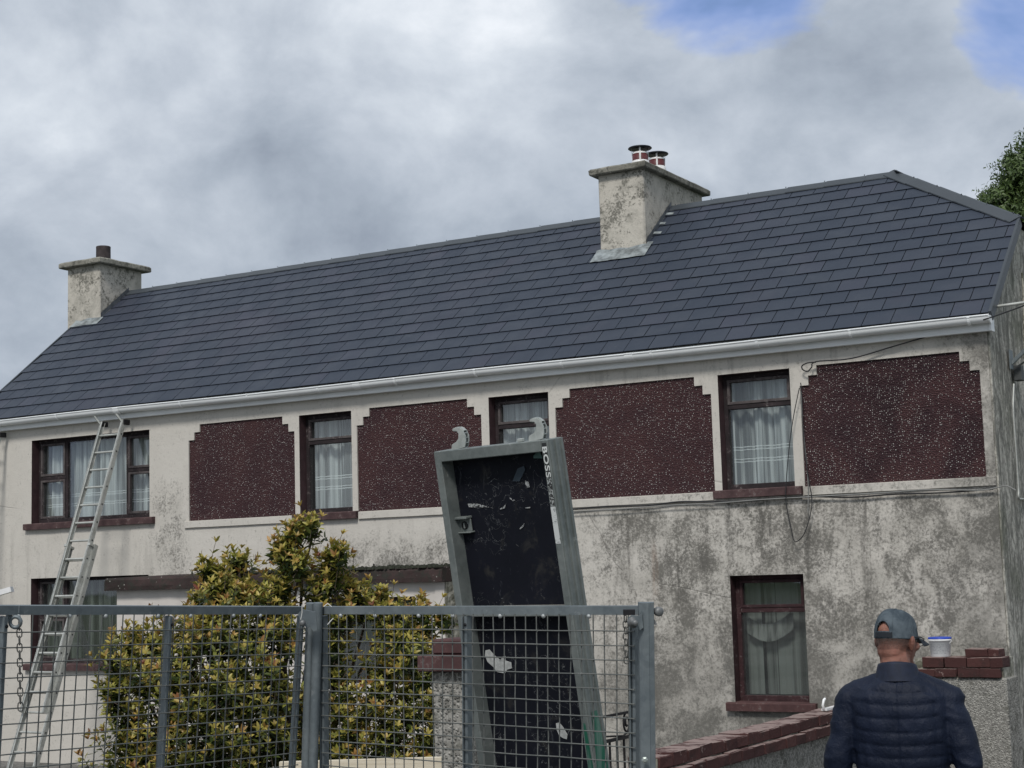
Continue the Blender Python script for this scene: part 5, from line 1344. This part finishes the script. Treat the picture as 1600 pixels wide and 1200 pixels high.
def man():
    D = 6.75
    hc = atD(1400, 985, D)                       # middle of the head
    # local frame: x right, y facing direction (away from camera), z up; feet at 0
    fwd = Vector((_F.x, _F.y, 0)).normalized(); yaw = math.atan2(-fwd.x, fwd.y)-R(20)
    Hh = 1.63                                    # height of head centre above the sole
    zf = hc.z-Hh; base = Vector((hc.x, hc.y, zf))
    BX = Matrix.Translation(Vector((0, 0, 0))) @ Matrix.Rotation(yaw, 4, 'Z')
    root = empty('person', base, 'man seen from behind in grey blue cap and quilted navy jacket beside the garden wall', 'person')
    gdz = zf-gz(hc.x, hc.y)
    HR = Matrix.Translation((0, .01, Hh-.040)) @ Matrix.Rotation(R(-27), 4, 'Z') @ Matrix.Rotation(R(-4), 4, 'X')   # head turned right
    h = lambda x, y, z: HR @ Vector((x, y, z)); R3 = HR.to_3x3()
    # ---- body: one mesh
    b = MB()
    ellipsoid(b, h(0, -.008, .022), .074, .094, .098, R3); ellipsoid(b, h(0, .025, -.03), .062, .070, .085, R3); ellipsoid(b, h(0, .045, -.085), .042, .045, .035, R3)
    ellipsoid(b, h(0, -.05, -.045), .058, .045, .05, R3)
    capsule(b, h(0, .096, .0), h(0, .112, -.035), .010, .015); ellipsoid(b, h(0, .098, -.062), .026, .012, .010, R3)     # nose, lips
    ellipsoid(b, h(0, .095, -.098), .022, .016, .016, R3); capsule(b, h(-.035, .082, .022), h(.035, .082, .022), .014, .014)
    for s in (-1, 1):
        ellipsoid(b, h(s*.050, .06, -.025), .022, .02, .02, R3)
        ellipsoid(b, h(s*.080, -.008, -.016), .012, .019, .034, R3 @ Matrix.Rotation(s*R(14), 3, 'Z')); ellipsoid(b, h(s*.091, -.018, -.006), .007, .014, .026, R3)
    capsule(b, (0, -.03, 1.42), h(0, -.025, -.05), .066, .060)
    loftE(b, [((0, 0, .92), .15, .10), ((0, 0, 1.05), .14, .10), ((0, 0, 1.25), .155, .11), ((0, -.01, 1.34), .145, .09), ((0, -.02, 1.39), .09, .07)])
    def arm(s, r=0.0):
        sh = Vector((s*.19, -.01, 1.37)); el = Vector((s*.265, -.03, 1.09)); wr = Vector((s*.27, .07, .86))
        return sh, el, wr
    for s in (-1, 1):
        sh, el, wr = arm(s); capsule(b, sh+Vector((-s*.03, 0, -.05)), el, .040, .040); capsule(b, el, wr, .040, .028)
        pc = wr+Vector((0, .02, -.055)); ellipsoid(b, pc, .018, .040, .052)
        for k, L_ in enumerate((.060, .070, .066, .052)):
            q0 = pc+Vector((0, .030-.019*k, -.035)); q1 = q0+Vector((-s*.006, .004, -L_*.55)); q2 = q1+Vector((-s*.018, .004, -L_*.45)); capsule(b, q0, q1, .0095, .0088, 8); capsule(b, q1, q2, .0088, .0078, 8)
        q0 = pc+Vector((-s*.004, .035, .015)); q1 = q0+Vector((-s*.012, .025, -.028)); capsule(b, q0, q1, .012, .0105, 8); capsule(b, q1, q1+Vector((-s*.008, .006, -.026)), .0105, .009, 8)
        hp = Vector((s*.09, 0, .90)); kn = Vector((s*.10, .02, .48)); an = Vector((s*.11, -.02, .09)); capsule(b, hp, kn, .078, .052); capsule(b, kn, an, .050, .036)
        capsule(b, an+Vector((0, 0, -.03)), an+Vector((s*.01, .13, -.05)), .036, .030)
    xf = Matrix.Translation(base-ORG[root.name]) @ BX
    me = remesh(b, .0058, 3, xf)
    n = NT('skin'); c = n.mix(n.mr(n.noise(9, 5, .6), .35, .65), (.17, .075, .055), (.32, .16, .12)); n.bsdf.inputs['Subsurface Weight'].default_value = .12; n.bsdf.inputs['Subsurface Radius'].default_value = (.02, .008, .004)
    me.materials.append(n.fin(n.mix(n.math('MULTIPLY', n.mr(n.noise(22, 5, .7), .5, .7), .4), c, (.30, .12, .09)), .55, 0, n.bump(n.math('ADD', n.noise(110, 5, .7), n.noise(1, 4, .6, .5, n.mapping((22, 22, 75)))), .6, .004), .3)); o = bpy.data.objects.new('body', me); COL.objects.link(o); o.parent = root
    def add_me(name, me, mat, parent=root):
        me.materials.append(mat); o = bpy.data.objects.new(name, me); COL.objects.link(o); o.parent = parent; return o
    # ---- cropped hair under the cap
    hm = MB(); ellipsoid(hm, h(0, -.022, -.004), .0775, .0865, .070, R3, 24, 16); nh = NT('grey_stubble_hair'); XYZ_ = nh.sep(); zc0 = base.z+Hh-.04; nh.fin(nh.mix(nh.noise(260, 4, .7), (.07, .05, .045), (.22, .17, .15)), .9, 0, nh.bump(nh.noise(300, 3), .5, .003), .2)
    tr2 = nh.N('ShaderNodeBsdfTransparent'); mx2 = nh.N('ShaderNodeMixShader'); al_ = nh.math('MULTIPLY', nh.mr(XYZ_[2], zc0-.075, zc0-.01, 0., 1.), nh.mr(nh.noise(330, 3, .7), .42, .58, .10, .55))
    nh.L(al_, mx2.inputs[0]); nh.L(tr2.outputs[0], mx2.inputs[1]); nh.L(nh.bsdf.outputs[0], mx2.inputs[2]); nh.L(mx2.outputs[0], nh.nt.nodes['Material Output'].inputs[0])
    add_me('hair', remesh(hm, .006, 1, xf), nh.m)
    # ---- jacket
    j = MB()
    loftE(j, [((0, 0, .80), .185, .135), ((0, 0, .92), .190, .14), ((0, 0, 1.05), .192, .140), ((0, -.004, 1.2), .205, .145), ((0, -.010, 1.30), .212, .142), ((0, -.016, 1.365), .205, .128), ((0, -.022, 1.40), .165, .106), ((0, -.026, 1.425), .115, .092), ((0, -.026, 1.445), .086, .080)])
    for s in (-1, 1):
        sh, el, wr = arm(s); capsule(j, sh+Vector((-s*.03, 0, -.01)), sh+Vector((s*.012, 0, -.03)), .070, .068, 16); capsule(j, sh+Vector((s*.006, 0, -.03)), el, .068, .060, 16); capsule(j, el, wr, .060, .044, 16)
    for s in (-1, 1): capsule(j, (s*.045, -.030, 1.425), (s*.175, -.014, 1.362), .045, .062, 16)
    def quilt(p, nn):
        lim = .190-max(0, p.z-1.33)*1.0; t = min(1, max(0, (lim-abs(p.x))/.03))*min(1, max(0, (p.z-.83)/.03))*min(1, max(0, (1.44-p.z)/.03))
        n1, n2, n3 = mnoise.noise(Vector((p.x*30, p.y*10, p.z*16))), mnoise.noise(Vector((p.x*7+p.z*9, p.y*5, p.z*5))), mnoise.noise(Vector((p.x*6+3, p.y*6, p.z*7)))
        ph = (p.z-.83+.012*math.cos(p.x*9))/.0505+.35*mnoise.noise(Vector((p.x*5, 2, p.z*4))); g_ = abs(math.sin(math.pi*ph))
        a = .0080*(g_**.28)-.006+.0050*n1+.005*n2-.005*math.exp(-(p.x/.006)**2)*(1 if p.y < 0 else 0)
        b_ = .007*n3-.012*abs(mnoise.noise(Vector((p.x*10+p.z*8, p.y*8, p.z*17))))+.003
        return p+nn*(a*t+b_*(1-t))
    jm = remesh(j, .0065, 8, xf, quilt)
    n = NT('navy_quilted_nylon'); c = n.mix(n.mr(n.noise(7, 6, .65), .35, .65), (.004, .008, .021), (.007, .012, .029)); c = n.mix(n.math('MULTIPLY', n.mr(n.noise(33, 6, .75, 1), .66, .72), .5), c, (.06, .07, .085)); jm_ = n.fin(c, .6, 0, n.bump(n.math('ADD', n.noise(38, 6, .65, 1.2), n.noise(1, 3, .5, 1, n.mapping((50, 50, 18)))), .5, .008), .25)
    jk = add_me('jacket', jm, jm_)
    def tl(p): return (xf @ Vector(p))+ORG[root.name]
    # collar
    m = MB(); rg = []
    for z, rx, ry, dy in ((1.415, .104, .094, -.026), (1.440, .090, .084, -.030), (1.464, .083, .079, -.030), (1.475, .080, .076, -.028), (1.475, .071, .067, -.028), (1.42, .074, .068, -.028)):
        rg.append([tl((rx*math.cos(2*math.pi*q/32), dy+ry*math.sin(2*math.pi*q/32), z-.02*math.sin(2*math.pi*q/32)*(z > 1.44)+.012)) for q in range(32)])
    m.ring_loft(rg, False); m.build('collar', simple('navy_collar', (.008, .013, .030), .7, 0, .2, 40, .3), root)
    # white scuff on the shoulder blade
    m = MB(); 
    # ---- trousers and shoes
    t_ = MB(); loftE(t_, [((0, 0, .78), .165, .118), ((0, 0, .90), .178, .130), ((0, 0, .99), .165, .12)])
    for s in (-1, 1):
        hp = Vector((s*.085, 0, .86)); kn = Vector((s*.10, .02, .48)); an = Vector((s*.11, -.02, .12)); capsule(t_, hp, kn, .098, .070, 16); capsule(t_, kn, an, .068, .058, 16)
    add_me('trousers', remesh(t_, .011, 3, xf, lambda p, nn: p+nn*.006*mnoise.noise(Vector((p.x*8, p.y*8, p.z*16)))), simple('dark_work_trousers', (.035, .036, .042), .9, 0, .2, 20, .4))
    for s in (-1, 1):
        q = MB(); an = Vector((s*.11, -.02, .055)); capsule(q, an+Vector((0, -.02, .02)), an+Vector((s*.012, .16, -.012)), .050, .042, 16); capsule(q, an+Vector((0, -.01, .02)), an+Vector((0, -.01, .07)), .048, .048, 16)
        add_me('shoe', remesh(q, .008, 2, xf), simple('brown_work_boot', (.07, .045, .03), .7, 0, .2, 20, .3))
    # ---- cap: six-panel dome with arched opening, strap and peak
    cap = empty('cap_tmp', base) if False else None
    N1, N2 = 72, 22; vs_, fs_ = [], []; cr_ = lambda th, ph: None
    def dome(th, t, off=0):      # th around (0 = back), t 0 rim .. 1 crown
        a = th; f_ = 1.0-.022*abs(mnoise.noise(Vector((math.cos(a)*3.1, math.sin(a)*3.1, t*4+5))))*2+.022*mnoise.noise(Vector((math.cos(a)*2.2, math.sin(a)*2.2, t*3)))+.010*mnoise.noise(Vector((math.cos(a)*6, math.sin(a)*6, t*7)))-.012*max(0, 1-abs(((a/(math.pi/3)) % 1)-.5)/.5*1.0-.0)**8
        pf = math.cos(t*math.pi/2)**.62; z = .006+.119*math.sin(t*math.pi/2)**.95*(1+.04*math.cos(a))
        return h(math.sin(a)*(.0855+off)*pf*f_, -math.cos(a)*(.1035+off)*pf*f_-.006, z+.012*(-math.cos(a)*-1)*0+off)
    dm = MB(); idx = {}
    def inhole(th, t):
        a = (th+math.pi) % (2*math.pi)-math.pi; return abs(a) < .42 and .12 < t < .10+.26*math.sqrt(max(0, 1-(a/.42)**2))+.01
    for side_ in (0, 1):
        off = 0 if side_ == 0 else -.0025; V = []; Fc = []
        for k in range(N2+1):
            for q in range(N1): V.append(tl(dome(2*math.pi*q/N1, k/N2*.995, off)))
        for k in range(N2):
            for q in range(N1):
                th = 2*math.pi*(q+.5)/N1; t = (k+.5)/N2
                if inhole(th, t): continue
                Fc.append((k*N1+q, k*N1+(q+1) % N1, (k+1)*N1+(q+1) % N1, (k+1)*N1+q))
        dm.add(V, Fc, True)
    n = NT('faded_cap_cotton'); c = n.mix(n.mr(n.noise(14, 6, .65, .5), .35, .65), (.046, .062, .076), (.100, .124, .142)); c = n.mix(n.math('MULTIPLY', n.mr(n.noise(32, 5, .7), .62, .7), .5), c, (.03, .04, .05))
    cm = n.fin(c, .85, 0, n.bump(n.math('ADD', n.noise(26, 6, .65, .8), n.math('MULTIPLY', n.voro(500), .2)), .55, .006), .2)
    cp_ = dm.build('cap', cm, root)
    # opening hem, strap, seams, button, peak
    m = MB(); pts = []
    for k in range(25):
        a = -.43+.86*k/24; tt = .10+.27*math.sqrt(max(0, 1-(a/.43)**2)); pts.append(tl(dome(a, tt, .0012)))
    m.tube(pts, .0028, 6); m.build('opening_hem', cm, cp_)
    m = MB(); rg = []
    for k in range(17):
        a = -.52+1.04*k/16; rg.append([tl(dome(a, t_q, .003)) for t_q in (.0, .10)])
    m.ring_loft(rg, False, True, False); m.build('cap_strap', simple('dark_strap', (.012, .016, .022), .8), cp_)
    for s6 in range(6):
        a = math.pi/6+s6*math.pi/3; m = MB(); m.tube([tl(dome(a, .03+.95*k/14, .0006)) for k in range(15)], .0015, 5); m.build('cap_seam', cm, cp_)
    m = MB(); bc = tl(h(0, -.006, .1255)); m.lathe([(.008, 0), (.007, .004), (.0001, .006)], bc, 12); m.build('cap_button', cm, cp_)
    m = MB(); rg = []
    for k in range(19):
        a = R(-62+124*k/18); rr = 1; i0 = h(math.sin(a)*.083, math.cos(a)*.092+.004, .012+.004*math.cos(a)); ln = .100*max(0, math.cos(a*1.35))**.5
        o0 = h(math.sin(a)*.086, math.cos(a)*.098+.004+max(0, ln), .006-.018*(math.sin(a)**2)-.014); i1 = i0+Vector((0, 0, -.003)); o1 = o0+Vector((0, 0, -.003))
        rg.append([tl(i0), tl((i0+o0)/2+Vector((0, 0, .004))), tl(o0), tl(o1), tl((i1+o1)/2+Vector((0, 0, .004))), tl(i1)])
    m.ring_loft(rg, True, True); m.build('cap_peak', simple('cap_peak_cotton', (.022, .030, .040), .85, 0, .2, 30, .3), cp_)
    # glasses
    m = MB()
    for s in (-1, 1):
        m.tube([tl(h(s*.084, -.005, .012)), tl(h(s*.083, .05, .012)), tl(h(s*.070, .102, .006))], .0018, 6)
        m.tube([tl(h(s*(.036+.030*math.cos(a)), .112-.010*abs(math.cos(a)), -.004+.021*math.sin(a))) for a in [2*math.pi*k/20 for k in range(21)]], .0015, 5, False)
    m.tube([tl(h(-.008, .118, .0)), tl(h(0, .122, .004)), tl(h(.008, .118, .0))], .0015, 5); m.build('glasses', M['black'], root)
    for s in (-1, 1):
        m = MB(); ellipsoid(m, tl(h(s*.031, .083, .002)), .012, .012, .012); m.build('eye', M['white'], root)
man()
S.cycles.max_bounces = 6
